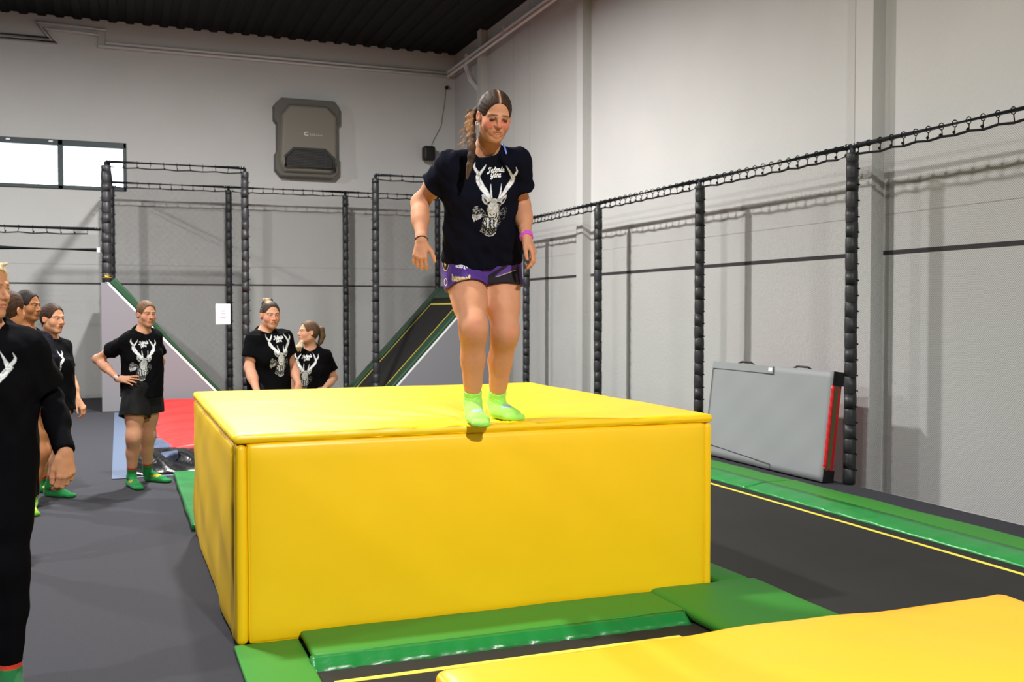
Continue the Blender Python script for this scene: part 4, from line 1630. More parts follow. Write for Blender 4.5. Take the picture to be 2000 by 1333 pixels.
# connected bold script letters as strokes: x advance in letter heights
GL = {
    'J': ([[(.75, 1.35), (.35, 1.38)], [(.62, 1.36), (.55, .5), (.42, -.15), (.12, -.25), (.0, -.05), (.15, .1)], [(.12, 1.0), (.2, 1.3), (.45, 1.38)]], .85),
    'e': ([[(.08, .42), (.45, .55), (.42, .85), (.2, .88), (.06, .5), (.12, .12), (.35, .04), (.62, .22)]], .62),
    'l': ([[(.0, .25), (.3, .75), (.42, 1.25), (.3, 1.4), (.16, 1.1), (.14, .3), (.28, .04), (.5, .22)]], .5),
    'n': ([[(.1, .9), (.1, .02)], [(.1, .6), (.3, .9), (.46, .8), (.46, .2), (.58, .04), (.72, .2)]], .7),
    'i': ([[(.12, .88), (.1, .2), (.22, .04), (.4, .2)], [(.2, 1.15), (.3, 1.4)]], .4),
    'a': ([[(.5, .85), (.22, .9), (.06, .5), (.12, .1), (.32, .06), (.48, .4), (.52, .88)], [(.5, .6), (.5, .15), (.62, .04), (.74, .2)]], .72),
    'G': ([[(.75, 1.05), (.6, 1.38), (.3, 1.35), (.08, .95), (.1, .4), (.35, .2), (.62, .4), (.68, .7)], [(.7, .72), (.62, -.1), (.35, -.3), (.15, -.15)]], .85),
    'o': ([[(.3, .9), (.08, .6), (.1, .15), (.32, .04), (.52, .3), (.48, .75), (.3, .9)], [(.32, 1.1), (.5, 1.4)]], .6),
    'r': ([[(.1, .85), (.2, .92), (.2, .05)], [(.2, .5), (.34, .88), (.52, .85)]], .54),
    'h': ([[(.1, 1.4), (.1, .02)], [(.1, .6), (.3, .88), (.48, .75), (.48, .02)]], .64),
    'u': ([[(.1, .9), (.1, .25), (.25, .04), (.42, .2), (.48, .9)], [(.48, .9), (.48, .02)]], .62),
    'm': ([[(.1, .9), (.1, .02)], [(.1, .65), (.25, .88), (.38, .75), (.38, .02)], [(.38, .65), (.54, .88), (.68, .75), (.68, .02)]], .84),
    'd': ([[(.45, 1.3), (.45, .02)]], .3),
}


def text_d(U, Vv, word, x0, y0, hgt, r, slant=.15, adv=1.0):
    """distance field of a word; y grows downward as in the picture"""
    d = np.full(U.shape, 1e9)
    x = x0
    for ch in word:
        st, a = GL[ch]
        for s_ in st:
            pts = [(x + (px + slant * py) * hgt, y0 - py * hgt, r) for px, py in s_]
            d = np.minimum(d, stroke(U, Vv, pts))
        x += a * hgt * adv
    return d


def stag(U, Vv):
    """grey value (0..1) or -1 where the cloth shows; U,V in a 963 x 1333 drawing frame"""
    g = np.full(U.shape, -1.0)
    n1 = vnoise(U, Vv, 11, 1)
    n2 = vnoise(U, Vv, 26, 2)
    n3 = vnoise(U, Vv, 7, 3)
    # leafy patches
    m = inpoly(U, Vv, [(160, 790), (190, 735), (265, 730), (330, 790), (370, 850), (330, 900), (260, 930), (190, 972), (158, 900)])
    gl = inpoly(U, Vv, [(165, 880), (300, 850), (320, 890), (260, 925), (190, 968), (158, 905)])
    v = np.where(n1 > .50, .45 + .4 * n3, -1)
    g = np.where(m, v, g)
    g = np.where(gl & (n1 > .22), .62 + .3 * n2, g)
    m = inpoly(U, Vv, [(560, 830), (610, 770), (680, 760), (665, 860), (640, 930), (590, 970), (545, 1050), (550, 900)])
    g = np.where(m & (n1 > .55), .28 + .35 * n3, g)
    # neck
    m = inpoly(U, Vv, [(345, 870), (565, 880), (555, 960), (530, 1060), (515, 1140), (480, 1180), (410, 1190), (350, 1165), (280, 1110), (290, 1040), (320, 950)])
    g = np.where(m, np.where(n1 > .62, .45 + .3 * n3, .05 + .12 * n2), g)
    m = inpoly(U, Vv, [(345, 910), (555, 915), (540, 1010), (500, 1060), (430, 1070), (370, 1050), (335, 990)])
    stre = np.sin(U * .11 + 3 * n2) > -.3
    g = np.where(m & stre & (n2 > .28), .75 + .25 * n3, g)
    g = np.where(stroke(U, Vv, [(350, 1160, 3), (410, 1188, 7), (470, 1180, 8), (512, 1140, 6)]) < 0, .85, g)
    # ears
    for pl, pi_ in (([(300, 565), (330, 555), (380, 600), (425, 655), (400, 712), (345, 695), (305, 640)], [(325, 600), (370, 635), (385, 680), (345, 665)]),
                    ([(668, 588), (640, 585), (590, 620), (545, 660), (575, 722), (625, 700), (655, 640)], [(650, 612), (605, 640), (590, 695), (630, 665)])):
        g = np.where(inpoly(U, Vv, pl), .72 + .2 * n2, g)
        g = np.where(inpoly(U, Vv, pi_), .18 + .2 * n1, g)
    # head
    hd = inpoly(U, Vv, [(400, 655), (440, 620), (500, 615), (555, 650), (585, 710), (560, 780), (560, 870), (530, 915), (450, 928), (395, 890), (372, 810), (378, 740)])
    g = np.where(hd, .70 + .22 * n2 - .10 * (n1 > .7), g)
    g = np.where(hd & ((U < 395) | (U > 548)) & (Vv > 690) & (n1 > .35), .22 + .3 * n3, g)
    for a in ([(395, 690, 14), (425, 668, 9)], [(535, 680, 12), (570, 690, 13)]):
        g = np.where(stroke(U, Vv, a) < 0, .06, g)
    g = np.where(stroke(U, Vv, [(400, 850, 14), (395, 895, 9), (430, 925, 6)]) < 0, .12, g)
    g = np.where(stroke(U, Vv, [(512, 850, 14), (520, 890, 9), (500, 920, 6)]) < 0, .12, g)
    e = ((U - 455) / 58) ** 2 + ((Vv - 852) / 50) ** 2
    g = np.where(e < 1, .90, g)
    for a in ([(425, 850, 9), (438, 858, 6)], [(475, 858, 6), (488, 850, 9)], [(455, 872, 3), (440, 880, 4)], [(430, 912, 5), (485, 912, 5)]):
        g = np.where(stroke(U, Vv, a) < 0, .10, g)
    # antlers
    for st in ([(432, 630, 24), (380, 560, 33), (300, 480, 42), (250, 400, 44), (235, 345, 36), (248, 295, 28)],
               [(240, 300, 26), (195, 245, 24), (172, 205, 17), (187, 145, 6)],
               [(262, 300, 24), (300, 245, 17), (325, 210, 16), (350, 168, 6)],
               [(448, 625, 14), (436, 545, 16), (428, 438, 7)],
               [(545, 625, 20), (610, 570, 26), (680, 500, 36), (735, 430, 38), (755, 375, 33), (748, 335, 26)],
               [(742, 345, 24), (705, 270, 19), (678, 225, 14), (648, 178, 5)],
               [(762, 345, 22), (800, 290, 20), (812, 255, 14), (795, 200, 6)],
               [(548, 620, 13), (572, 550, 15), (584, 450, 7)]):
        d = stroke(U, Vv, st)
        g = np.where(d < 0, np.clip(.97 - .25 * (d > -7) - .12 * (n2 > .62), 0, 1), g)
    for st in ([(255, 350, 5), (262, 400, 3)], [(240, 380, 3), (290, 450, 3)], [(735, 390, 5), (720, 420, 3)]):
        g = np.where(stroke(U, Vv, st) < 0, .55, g)
    # the town's name
    g = np.where(text_d(U, Vv, 'Jelenia', 372, 282, 52, 6.3, .22, 1.10) < 0, 1.0, g)
    g = np.where(text_d(U, Vv, 'Góra'.replace('ó', 'o'), 416, 356, 52, 6.3, .22, 1.10) < 0, 1.0, g)
    return g


def decal(name, target, parent, origin, xd, yd, w, hgt, res, fn, Wd=963.0, Hd=1333.0, lift=.0022, tint=(1, 1, 1), reach=.35, material='print'):
    """lay a drawing on a surface: origin = centre of the drawing, xd/yd its axes, thrown along -cross"""
    me = target.data
    n = len(me.vertices)
    co = np.empty(n * 3, np.float32)
    me.vertices.foreach_get('co', co)
    co = co.reshape(-1, 3)
    off = np.array(target.matrix_world.translation) if False else np.zeros(3)
    Pv = [Vector(c) for c in co]
    bvh = BVHTree.FromPolygons(Pv, [tuple(p.vertices) for p in me.polygons])
    xd, yd = nrm(xd), nrm(yd)
    nd = nrm(np.cross(xd, yd))
    nx, ny = int(w / res), int(hgt / res)
    U, Vv = np.meshgrid((np.arange(nx) + .5) / nx * Wd, (np.arange(ny) + .5) / ny * Hd, indexing='ij')
    G = fn(U, Vv)
    keep = (G[..., 0] >= 0) if G.ndim == 3 else (G >= 0)
    if not keep.any():
        return None
    need = np.zeros((nx + 1, ny + 1), bool)
    need[:-1, :-1] |= keep
    need[1:, :-1] |= keep
    need[:-1, 1:] |= keep
    need[1:, 1:] |= keep
    ids = -np.ones((nx + 1, ny + 1), int)
    verts = []
    ndv = Vector(nd)
    for i, j in np.argwhere(need):
        p = origin + xd * ((i / nx - .5) * w) - yd * ((j / ny - .5) * hgt)
        hit, nn, _, dist = bvh.ray_cast(Vector(p + nd * reach), -ndv, reach * 2)
        if hit is None:
            continue
        if nn.dot(ndv) < 0:
            nn = -nn
        ids[i, j] = len(verts)
        verts.append(hit + (nn * .5 + ndv * .5) * lift)
    faces, cols = [], []
    for i, j in np.argwhere(keep):
        q = (ids[i, j], ids[i + 1, j], ids[i + 1, j + 1], ids[i, j + 1])
        if min(q) < 0:
            continue
        if max((verts[a] - verts[b]).length for a, b in ((q[0], q[2]), (q[1], q[3]))) > res * 5:
            continue
        faces.append(q[::-1])
        if G.ndim == 3:
            cols.append(tuple(G[i, j]))
        else:
            v = float(G[i, j])
            cols.append((v * tint[0], v * tint[1], v * tint[2]))
    m2 = bpy.data.meshes.new(name)
    m2.from_pydata(verts, [], faces)
    at = m2.color_attributes.new('Col', 'FLOAT_COLOR', 'CORNER')
    arr = np.repeat(np.array([[*(lin([255 * min(1, max(0, k_)) for k_ in c])), 1.0] for c in cols], np.float32), 4, axis=0)
    at.data.foreach_set('color', arr.ravel())
    m2.materials.append(M[material])
    for p in m2.polygons:
        p.use_smooth = True
    o = bpy.data.objects.new(name, m2)
    link(o, None)
    o.parent = parent
    o.matrix_parent_inverse = Matrix.Identity(4)
    # the cloth mesh already lives in world space relative to its thing
    return o


def person(label, base):
    t = thing('person', label, 'person', tuple(base))
    return t


def band(P_, name, a, b, r, color, h=.003, wobble=0.0):
    f = Field()
    f.cap(a, b, r, r, k=.002, flat=True)
    V, Q = f.mesh(h, smooth=1)
    return build(name, [(V, Q)], 'plain', P_, color)


def tube_part(P_, name, pts, r, color, material='plain'):
    b = bmesh.new()
    tube(b, [tuple(p) for p in pts], r, 8)
    o = mesh_obj(name, b, material, P_, smooth=True)
    at = o.data.color_attributes.new('Col', 'FLOAT_COLOR', 'POINT')
    arr = np.tile(np.array([*lin(color), 1.0], np.float32), (len(o.data.vertices), 1))
    at.data.foreach_set('color', arr.ravel())
    return o

# ================================================================== the players
R_, AW, UP = _rt, _fw0, A_(0, 0, 1)


def look(yaw, pitch=0.0):
    """unit vector: yaw 0 towards the photographer, + to the photo's right; pitch + looks down"""
    y, p = radians(yaw), radians(pitch)
    return (-AW * cos(y) + R_ * sin(y)) * cos(p) - UP * sin(p)


def head_at(px, py, D, yaw, pitch, s, roll=0.0):
    f = look(yaw, pitch)
    side = nrm(np.cross(f, UP))
    up = nrm(np.cross(side, f))
    up = up * cos(radians(roll)) + side * sin(radians(roll))
    ax = basis(f, up)
    return dict(c=P(px, py, D), ax=ax, f=f)


BLACK = (13, 13, 16)


def lay_print(tee, fr, px, py, D, w, seed=0, res=.004, yaw=None, tilt=0.0):
    yd = -fr['down']
    F = fr['F'] if yaw is None else look(yaw)
    F = nrm(F - yd * (F @ yd))
    xd = np.cross(yd, F)
    if tilt:
        a = radians(tilt)
        xd, yd = xd * cos(a) + yd * sin(a), yd * cos(a) - xd * sin(a)
    return decal('stag_print', tee, tee, P(px, py, D), xd, yd, w, w * 1333 / 963, res, stag, tint=(.93, .94, .95))


def yellow_marks(heel, toe, s):
    d = nrm(toe - heel)
    side = nrm(np.cross(d, UP))
    r = []
    for k in range(3):
        c = heel + d * (.115 + .028 * k) * s + UP * .055 * s
        r.append((c - side * .022 * s + d * .01, c + side * .022 * s - d * .005, .010 * s, .012 * s, (226, 196, 40), .9))
    r.append((heel + d * .1 * s + UP * .075 * s, heel + d * .1 * s + UP * .075 * s, .008 * s, .008 * s, (190, 40, 40), .9))
    return r


GREEN_SOCK = (28, 122, 62)

# ---------------------------------------------------------------- the jumper on the block
s = 1.05
J = dict(
    sh=[P(882, 322, 5.10), P(1004, 316, 5.10)],
    el=[P(820, 396, 5.24), P(1019, 402, 5.24)],
    wr=[P(823, 470, 5.08), P(1028, 463, 5.08)],
    hip=[P(906, 522, 5.32), P(974, 520, 5.34)],
    kn=[P(925, 640, 5.05), P(987, 648, 5.20)],
    an=[P(923, 787, 5.24), P(969, 787, 5.42)],
    heel=[at_z(921, 822, 1.004), at_z(963, 814, 1.002)],
    toe=[at_z(945, 833, 1.004), at_z(1017, 822, 1.002)],
    neck=P(950, 298, 5.10), fwd=look(6, 20), lw=1.13)
J['toe'][0] = J['toe'][0] - UP * .006
J['lfwd'] = [look(8), look(25)]
J['head'] = head_at(966, 228, 4.97, 16, 24, 1.0, roll=-2)
who = person('young woman with a long braid and purple shorts poised on the yellow block edge', (J['heel'][1][0], J['heel'][1][1], 1.0))
SK = (200, 142, 108)
kpaint = []
for i in (0, 1):
    kf = J['lfwd'][i]
    kpaint.append((J['kn'][i] + kf * .05 - UP * .012, J['kn'][i] + kf * .05 + UP * .02, .008, .030, (200, 108, 90), .5))
body, T, tips = make_body(who, J, s, 1.0, .006, SK, hh=.003, head_h=.0022,
                          hands=(dict(d=-UP + R_ * -.10 - AW * .22, n=-AW + UP * .1 + R_ * -.1, tdir=R_, curl=(.74, .80, .84, .78), spread=.13, thumb=(.72, .72, -.1)),
                                 dict(d=-UP + R_ * .50 - AW * .12, n=R_ * .95 - AW * .30, tdir=-AW - R_ * .6, curl=(.50, .62, .7, .8), spread=.10, thumb=(.85, .42, -.35))),
                          hand_s=.93, hs=1.02, headkw=dict(crease=1, chin=1.0, lift=.008, frown=.005), paints=kpaint,
                          facekw=dict(lip=(176, 104, 88), blush=(214, 100, 92), blush_st=.7, lidded=True, brow_in=.006, brow=(62, 44, 34), lift=.008, eye=(44, 28, 22)))


def braid(f, T_, s_):
    pts = [P(934, 214, 5.07), P(922, 230, 5.05), P(917, 250, 5.01), P(920, 270, 4.965), P(921, 288, 4.93), P(921, 306, 4.915), P(917, 324, 4.915)]
    rad = [.024, .033, .031, .027, .024, .021, .018]
    for (a, b, ra, rb) in zip(pts, pts[1:], rad, rad[1:]):
        f.cap(a, b, ra * .8, rb * .8, k=.012)
    pts = np.array(pts)
    n = 16
    for i in range(n):
        u = .9 + i / n * 5.0
        j = int(u)
        c = pts[j] * (1 - u + j) + pts[min(j + 1, 6)] * (u - j)
        r = np.interp(u, range(7), rad)
        o = R_ * (.45 if i % 2 else -.45) * r
        f.cap(c + o * 1.1 + UP * r * .8, c - o * .5 - UP * r * .7 - AW * r * .5, r * .44, r * .36, k=.0025)
    f.cap(pts[6], P(912, 349, 4.915), .017, .006, k=.006)


hp = [(P(916, 226, 5.02), P(911, 252, 4.96), .016, .034, (142, 100, 60), .75), (P(913, 262, 4.96), P(920, 285, 4.91), .006, .022, (112, 80, 54), .6),
      (P(917, 322, 4.9), P(912, 350, 4.9), .012, .02, (94, 74, 54), .6)]
hp.append((lambda V: np.exp(-(((V - T(0, 0, 0)) @ J['head']['ax'][0]) / .0042) ** 2) * (((V - T(0, 0, 0)) @ J['head']['ax'][2]) > .07) * (((V - T(0, 0, 0)) @ J['head']['ax'][1]) > -.02), None, 0, 0, (214, 168, 138), .8))
hair, _ = make_hair(who, J['head'], 1.02, .003, (56, 41, 30), tail=braid, paints=hp, thick=.005)
strands = bmesh.new()
rs = np.random.RandomState(3)
for k in range(16):
    a = P(914 + rs.rand() * 6, 232 + 50 * rs.rand(), 5.0)
    q = [a]
    dd = nrm(-R_ * (.6 + rs.rand()) - UP * (.4 + rs.rand()) - AW * .2)
    for m_ in range(5):
        q.append(q[-1] + dd * .012 + rs.randn(3) * .003)
    tube(strands, [tuple(v) for v in q], .0009, 3)
o = mesh_obj('loose_strand', strands, 'hair', hair, smooth=True)
o['kind'] = 'stuff'
_at = o.data.color_attributes.new('Col', 'FLOAT_COLOR', 'POINT')
_at.data.foreach_set('color', np.tile(np.array([*lin((176, 132, 84)), 1.0], np.float32), (len(o.data.vertices), 1)).ravel())
tee, fr = make_tee(who, J, s, 1.04, .006, (16, 17, 28), hem_len=.49, sl=.56, wide=1.10, ease=.014, seed=4, foldamp=.0075, neck_r=.064)
decal('stag_print', tee, tee, P(964, 411, 4.9), R_ * 1.0 - UP * .0, -fr['down'], .325, .325 * 1333 / 963, .0015, stag, tint=(.93, .94, .95))
hipm = (J['hip'][0] + J['hip'][1]) / 2
sp = [(P(962, 540, 5.1), P(1010, 528, 5.2), .045, .004, (30, 26, 34), 1.0), (P(968, 522, 5.12), P(1008, 508, 5.2), .026, .003, (84, 56, 130), 1.0)]
shorts = make_shorts(who, J, s, 1.12, .0045, (78, 50, 128), frac=(.46, .40), flare=.100, level=.75, seed=9, amp=.0015, paints=[])


def short_art(U, Vv):
    """front of the shorts: dark right leg with a purple stripe, pale crackle patch, badge and maker's name"""
    G = -np.ones(U.shape + (3,))

    def put(m, c):
        for i in range(3):
            G[..., i] = np.where(m, c[i] / 255.0, G[..., i])
    put(inpoly(U, Vv, [(590, 900), (600, 330), (960, 110), (1010, 480), (620, 900)]), (34, 30, 36))
    put(inpoly(U, Vv, [(690, 330), (930, 150), (965, 190), (950, 250), (720, 345)]), (88, 58, 134))
    put(stroke(U, Vv, [(690, 350, 3), (950, 262, 4)]) < 0, (196, 184, 150))
    n1 = vnoise(U, Vv, 13, 5)
    put(inpoly(U, Vv, [(215, 90), (440, 150), (400, 190), (330, 255), (200, 235)]) & (n1 > .25), (226, 218, 232))
    put(((U - 930) / 34) ** 2 + ((Vv - 120) / 26) ** 2 < 1, (232, 226, 236))
    e = ((U - 70) / 46) ** 2 + ((Vv - 170) / 120) ** 2
    put(e < 1, (205, 182, 120))
    put(e < .82, (30, 26, 30))
    put(inpoly(U, Vv, [(60, 150), (84, 130), (80, 210), (64, 250), (50, 190)]) | inpoly(U, Vv, [(45, 70), (75, 80), (66, 120), (48, 110)]), (222, 196, 128))
    put(text_d(U, Vv, 'hummel', 165, 395, 54, 6.5, -.10, 1.06) < 0, (206, 184, 138))
    e = ((U - 78) / 24) ** 2 + ((Vv - 420) / 46) ** 2
    put((e < 1) & (e > .5), (228, 214, 190))
    return G


decal('shorts_print', shorts, shorts, P(934, 541, 4.95), nrm(R_ - UP * .02), nrm(UP - AW * .1), 5.1 * 160 / 1974, 5.1 * 100 / 1974, .0022, short_art, Wd=1000, Hd=620, lift=.002, reach=.5)
for i in (0, 1):
    d_ = nrm(J['toe'][i] - J['heel'][i])
    sd = nrm(np.cross(d_, UP))
    q = J['heel'][i] + d_ * .135 + UP * .062
    pts = [(q - sd * .016, q + sd * .004 + d_ * .008, .011, .006, (152, 176, 226), .9), (q + sd * .016 - d_ * .012, q + sd * .018 - d_ * .01, .010, .006, (152, 176, 226), .9), (q - sd * .006 - d_ * .022, q - d_ * .022, .009, .005, (160, 184, 230), .9)]
    make_sock(who, J['an'][i], J['heel'][i], J['toe'][i], J['kn'][i], s, .0045, (156, 226, 96), cuff=.075 if i else .07, paints=pts, warp=.0018, w=1.0)
w1, e1 = J['wr'][1], J['el'][1]
v = nrm(w1 - e1)
band(who, 'wristband', w1 - v * .016, w1 + v * .010, .0345, (206, 84, 204))
w0, e0 = J['wr'][0], J['el'][0]
v = nrm(w0 - e0)
ring = [w0 - v * .002 + (nrm(np.cross(v, AW)) * cos(a) + nrm(np.cross(v, np.cross(v, AW))) * sin(a)) * .0315 for a in np.linspace(0, 2 * pi, 20)]
tube_part(who, 'hair_tie', ring, .0026, (60, 26, 26))
e_ = T(.084, .004, -.038)
tube_part(who, 'earring', [e_ + ax_ for ax_ in [R_ * .006 * cos(a) + UP * .010 * sin(a) for a in np.linspace(0, 2 * pi, 12)]], .0014, (230, 226, 220))
tube_part(who, 'bra_strap', [P(982, 282, 5.07), P(986, 290, 5.04), P(989, 301, 5.02)], .005, (120, 140, 224))


def simple_person(label, J, s, w, skin, h=.009, hh=.005, head_s=None, hands=(None, None), hair_color=(70, 50, 36), hair_line=(.02, -.022, .85), tail=None, facekw=None,
                  headkw=None, tee=True, tee_kw=None, shorts_kw=None, sock_color=None, sock_kw=None, hair_paints=(), shorts_color=BLACK, tee_color=BLACK, hand_s=1.0, extra_paint=()):
    who = person(label, (J['heel'][0][0], J['heel'][0][1], 0.0))
    head_s = head_s or s
    fk = dict(lip=(180, 100, 92), brow=(70, 50, 38))
    fk.update(facekw or {})
    body, T, tips = make_body(who, J, s, w, h, skin, hh=hh, head_h=.0036, hands=hands, hs=head_s, facekw=fk, headkw=headkw, hand_s=hand_s, paints=extra_paint)
    make_hair(who, J['head'], head_s, .0045, hair_color, line=hair_line, tail=tail, paints=hair_paints, thick=.006)
    kw = dict(hem_len=.55, sl=.58, seed=11)
    kw.update(tee_kw or {})
    t, fr = make_tee(who, J, s, w, .006, tee_color, **kw)
    if shorts_kw is not None:
        kw = dict(frac=.4, flare=.112)
        kw.update(shorts_kw)
        make_shorts(who, J, s, max(w, J.get('lw', w) * 1.03), .006, shorts_color, **kw)
    if sock_color:
        for i in (0, 1):
            make_sock(who, J['an'][i], J['heel'][i], J['toe'][i], J['kn'][i], s, .006, sock_color, cuff=.10, cuff_color=(176, 44, 36), paints=yellow_marks(J['heel'][i], J['toe'][i], s), **(sock_kw or {}))
    return who, t, fr, T


def pony(*pts, col=None):
    def fn(f, T, s):
        q = [T(*p[:3]) for p in pts]
        for a, b, ra, rb in zip(q, q[1:], [p[3] for p in pts], [p[3] for p in pts][1:]):
            f.cap(a, b, ra * s, rb * s, k=.012)
    return fn


# ---------------------------------------------------------------- standing with a hand on the hip
J = dict(
    sh=[P(254, 664, 8.93), P(300, 660, 9.12)], el=[P(190, 702, 9.06), P(313, 706, 9.34)], wr=[P(231, 741, 8.88), P(302, 742, 9.20)],
    hip=[P(264, 764, 8.99), P(291, 763, 9.13)], kn=[P(261, 854, 8.90), P(290, 850, 9.16)], an=[P(257, 930, 9.02), P(287, 921, 9.30)],
    heel=[at_z(252, 948, .004), at_z(284, 939, .004)], toe=[at_z(275, 958, .004), at_z(333, 943, .004)], neck=P(279, 648, 9.05), fwd=look(34), lw=1.08)
J['lfwd'] = [look(25), look(60)]
J['head'] = head_at(286, 614, 9.03, 46, 4, 1)
who, t, fr, T = simple_person('young woman standing with a hand on her hip beside the red landing bag', J, .97, .98, (200, 146, 116), hh=.0042,
    hands=(dict(d=R_ + UP * -.02 - AW * .2, n=-AW * .8 + UP * .6, tdir=UP - AW * .3, curl=(.12, .16, .2, .25), spread=.16, thumb=(.6, .5, -.6)), dict(d=-R_ - AW * .3, n=-UP, tdir=UP, curl=(.3, .3, .3, .3))),
    hair_color=(104, 78, 58), tail=pony((0, -.085, .03, .024), (-.01, -.115, -.02, .026), (-.012, -.11, -.08, .018), (-.01, -.09, -.12, .008)),
    facekw=dict(blush=(214, 110, 100), blush_st=.5), tee_kw=dict(hem_len=.535, sl=.62, wide=1.0, ease=.022, seed=21, foldamp=.006),
    shorts_kw=dict(frac=(.56, .46), flare=.120, seed=3, amp=.004), sock_color=GREEN_SOCK)
lay_print(t, fr, 289, 706, 8.8, .34)
v = nrm(J['wr'][0] - J['el'][0])
wc = J['wr'][0] - v * .012
band(who, 'watch', wc - v * .009, wc + v * .009, .031, (58, 34, 60))
f = Field()
f.ell(wc - AW * .028 + UP * .012, np.stack([v, -AW, nrm(np.cross(v, -AW))]), A_(.017, .007, .016), k=.002)
V_, Q_ = f.mesh(.003)
build('watch_face', [(V_, Q_)], 'plain', who, (224, 220, 228))

# ---------------------------------------------------------------- pair behind the block
J = dict(
    sh=[P(497, 664, 8.78), P(551, 660, 9.00)], el=[P(487, 718, 8.74), P(571, 716, 9.06)], wr=[P(503, 768, 8.56), P(583, 752, 8.88)],
    hip=[P(509, 768, 8.86), P(541, 767, 8.98)], kn=[P(507, 856, 8.84), P(541, 855, 8.95)], an=[P(507, 932, 8.92), P(545, 930, 9.02)],
    heel=[at_z(503, 950, .012), at_z(543, 946, .012)], toe=[at_z(518, 962, .012), at_z(570, 956, .012)], neck=P(517, 650, 8.93), fwd=look(30))
J['lfwd'] = [look(25), look(35)]
J['head'] = head_at(528, 616, 8.90, 34, 4, 1)
who, t, fr, T = simple_person('tall woman with blond streaked hair in a bun, standing behind the yellow block', J, 1.0, 1.04, (206, 152, 124), hh=.005, head_s=1.0, h=.010,
    hands=(dict(d=-UP + R_ * .2, n=-AW - R_ * .5, tdir=R_, curl=(.4, .4, .4, .4)), dict(d=-UP + R_ * .25 - AW * .1, n=R_ * .8 - AW * .6, tdir=-R_ - AW, curl=(.6, .6, .6, .6))),
    hair_color=(58, 48, 42), tail=pony((.01, -.05, .118, .018), (.035, -.065, .130, .016), (.0, -.085, .125, .020), (-.03, -.07, .128, .014), (.0, -.05, .132, .012), (.03, -.09, .10, .014), (.035, -.10, .08, .010)),
    hair_paints=[(P(534, 588, 8.8), P(541, 598, 8.8), .018, .03, (204, 178, 138), .85), (P(520, 586, 8.85), P(531, 588, 8.8), .016, .02, (196, 170, 136), .8), (P(505, 582, 8.9), P(524, 582, 8.9), .03, .02, (186, 158, 124), .7)],
    headkw=dict(wide=1.08), facekw=dict(blush=(220, 120, 112), blush_st=.6), tee_kw=dict(hem_len=.56, sl=.60, wide=1.0, ease=.02, seed=31, foldamp=.006, neck_r=.074),
    shorts_kw=dict(frac=.5, flare=.112), sock_color=GREEN_SOCK)
lay_print(t, fr, 560, 696, 8.68, .34, tilt=4)
J = dict(
    sh=[P(583, 697, 9.52), P(633, 695, 9.58)], el=[P(569, 742, 9.62), P(652, 738, 9.72)], wr=[P(578, 768, 9.44), P(632, 761, 9.46)],
    hip=[P(594, 782, 9.62), P(622, 782, 9.64)], kn=[P(591, 856, 9.50), P(624, 856, 9.52)], an=[P(593, 914, 9.62), P(625, 914, 9.64)],
    heel=[at_z(593, 926, .012), at_z(624, 926, .012)], toe=[at_z(586, 936, .012), at_z(632, 936, .012)], neck=P(607, 682, 9.60), fwd=look(2))
J['lfwd'] = [look(-6), look(8)]
J['head'] = head_at(602, 650, 9.55, -56, -6, 1, roll=3)
who, t, fr, T = simple_person('smiling woman with a ponytail looking left at her neighbour behind the block', J, .90, .98, (206, 154, 124), hh=.005, head_s=.93, h=.010,
    hands=(dict(d=-UP + R_ * .2, n=-AW, tdir=R_, curl=(.4, .4, .4, .4)), dict(d=-R_ - UP * .4, n=-AW + UP, tdir=UP, curl=(.4, .4, .4, .4))),
    hair_color=(92, 70, 52), tail=pony((0, -.10, .05, .018), (.0, -.14, .045, .030), (.0, -.155, -.02, .032), (.0, -.14, -.08, .026), (0.0, -.125, -.12, .014)),
    facekw=dict(blush=(214, 120, 104), blush_st=.3), tee_kw=dict(hem_len=.56, sl=.62, wide=1.02, ease=.02, seed=41, foldamp=.006), shorts_kw=dict(frac=.5), sock_color=GREEN_SOCK)
lay_print(t, fr, 591, 734, 9.3, .32)
f = Field()
for k_ in range(6):
    f.cap(P(591 - k_ * .6, 668, 9.43), P(588 - k_ * 1.6, 678, 9.41), .011, .011, k=.006)
    f.cap(P(588 - k_ * 1.6, 678, 9.41), P(587 - k_ * 2.4, 688 - k_ % 2 * 3, 9.43), .011, .004, k=.006)
V_, Q_ = f.mesh(.005)
build('hair_lock', [(V_, Q_)], 'hair', who, (206, 180, 148))

# ---------------------------------------------------------------- group at the left edge, farthest first
J = dict(
    sh=[P(86, 682, 8.38), P(121, 678, 8.62)], el=[P(80, 742, 8.45), P(139, 742, 8.70)], wr=[P(96, 790, 8.35), P(152, 782, 8.62)],
    hip=[P(97, 782, 8.42), P(117, 781, 8.58)], kn=[P(92, 872, 8.62), P(121, 868, 8.42)], an=[P(80, 944, 8.80), P(98, 948, 8.52)],
    heel=[at_z(72, 960, .004), at_z(88, 968, .004)], toe=[at_z(112, 963, .004), at_z(146, 972, .004)], neck=P(97, 660, 8.55), fwd=look(48))
J['lfwd'] = [look(70), look(70)]
J['head'] = head_at(103, 623, 8.5, 66, 3, 1)
who, t, fr, T = simple_person('open mouthed woman in a printed black shirt, rightmost of the group at the left edge', J, .97, .92, (206, 150, 116), hh=.005, head_s=1.04,
    hands=(None, dict(d=-UP * .7 + R_ * .5, n=R_ * .3 - AW * .2 + UP * .8, tdir=-AW, curl=(.7, .75, .8, .8), spread=.1)),
    hair_color=(60, 42, 34), tail=pony((0, -.09, -.01, .03), (0, -.09, -.06, .02)), headkw=dict(mouth=.006), facekw=dict(blush=(206, 120, 100), blush_st=.3, lip=(150, 70, 64)),
    tee_kw=dict(hem_len=.54, sl=.62, ease=.02, seed=51, foldamp=.005), shorts_kw=dict(frac=.3, flare=.112), sock_color=GREEN_SOCK)
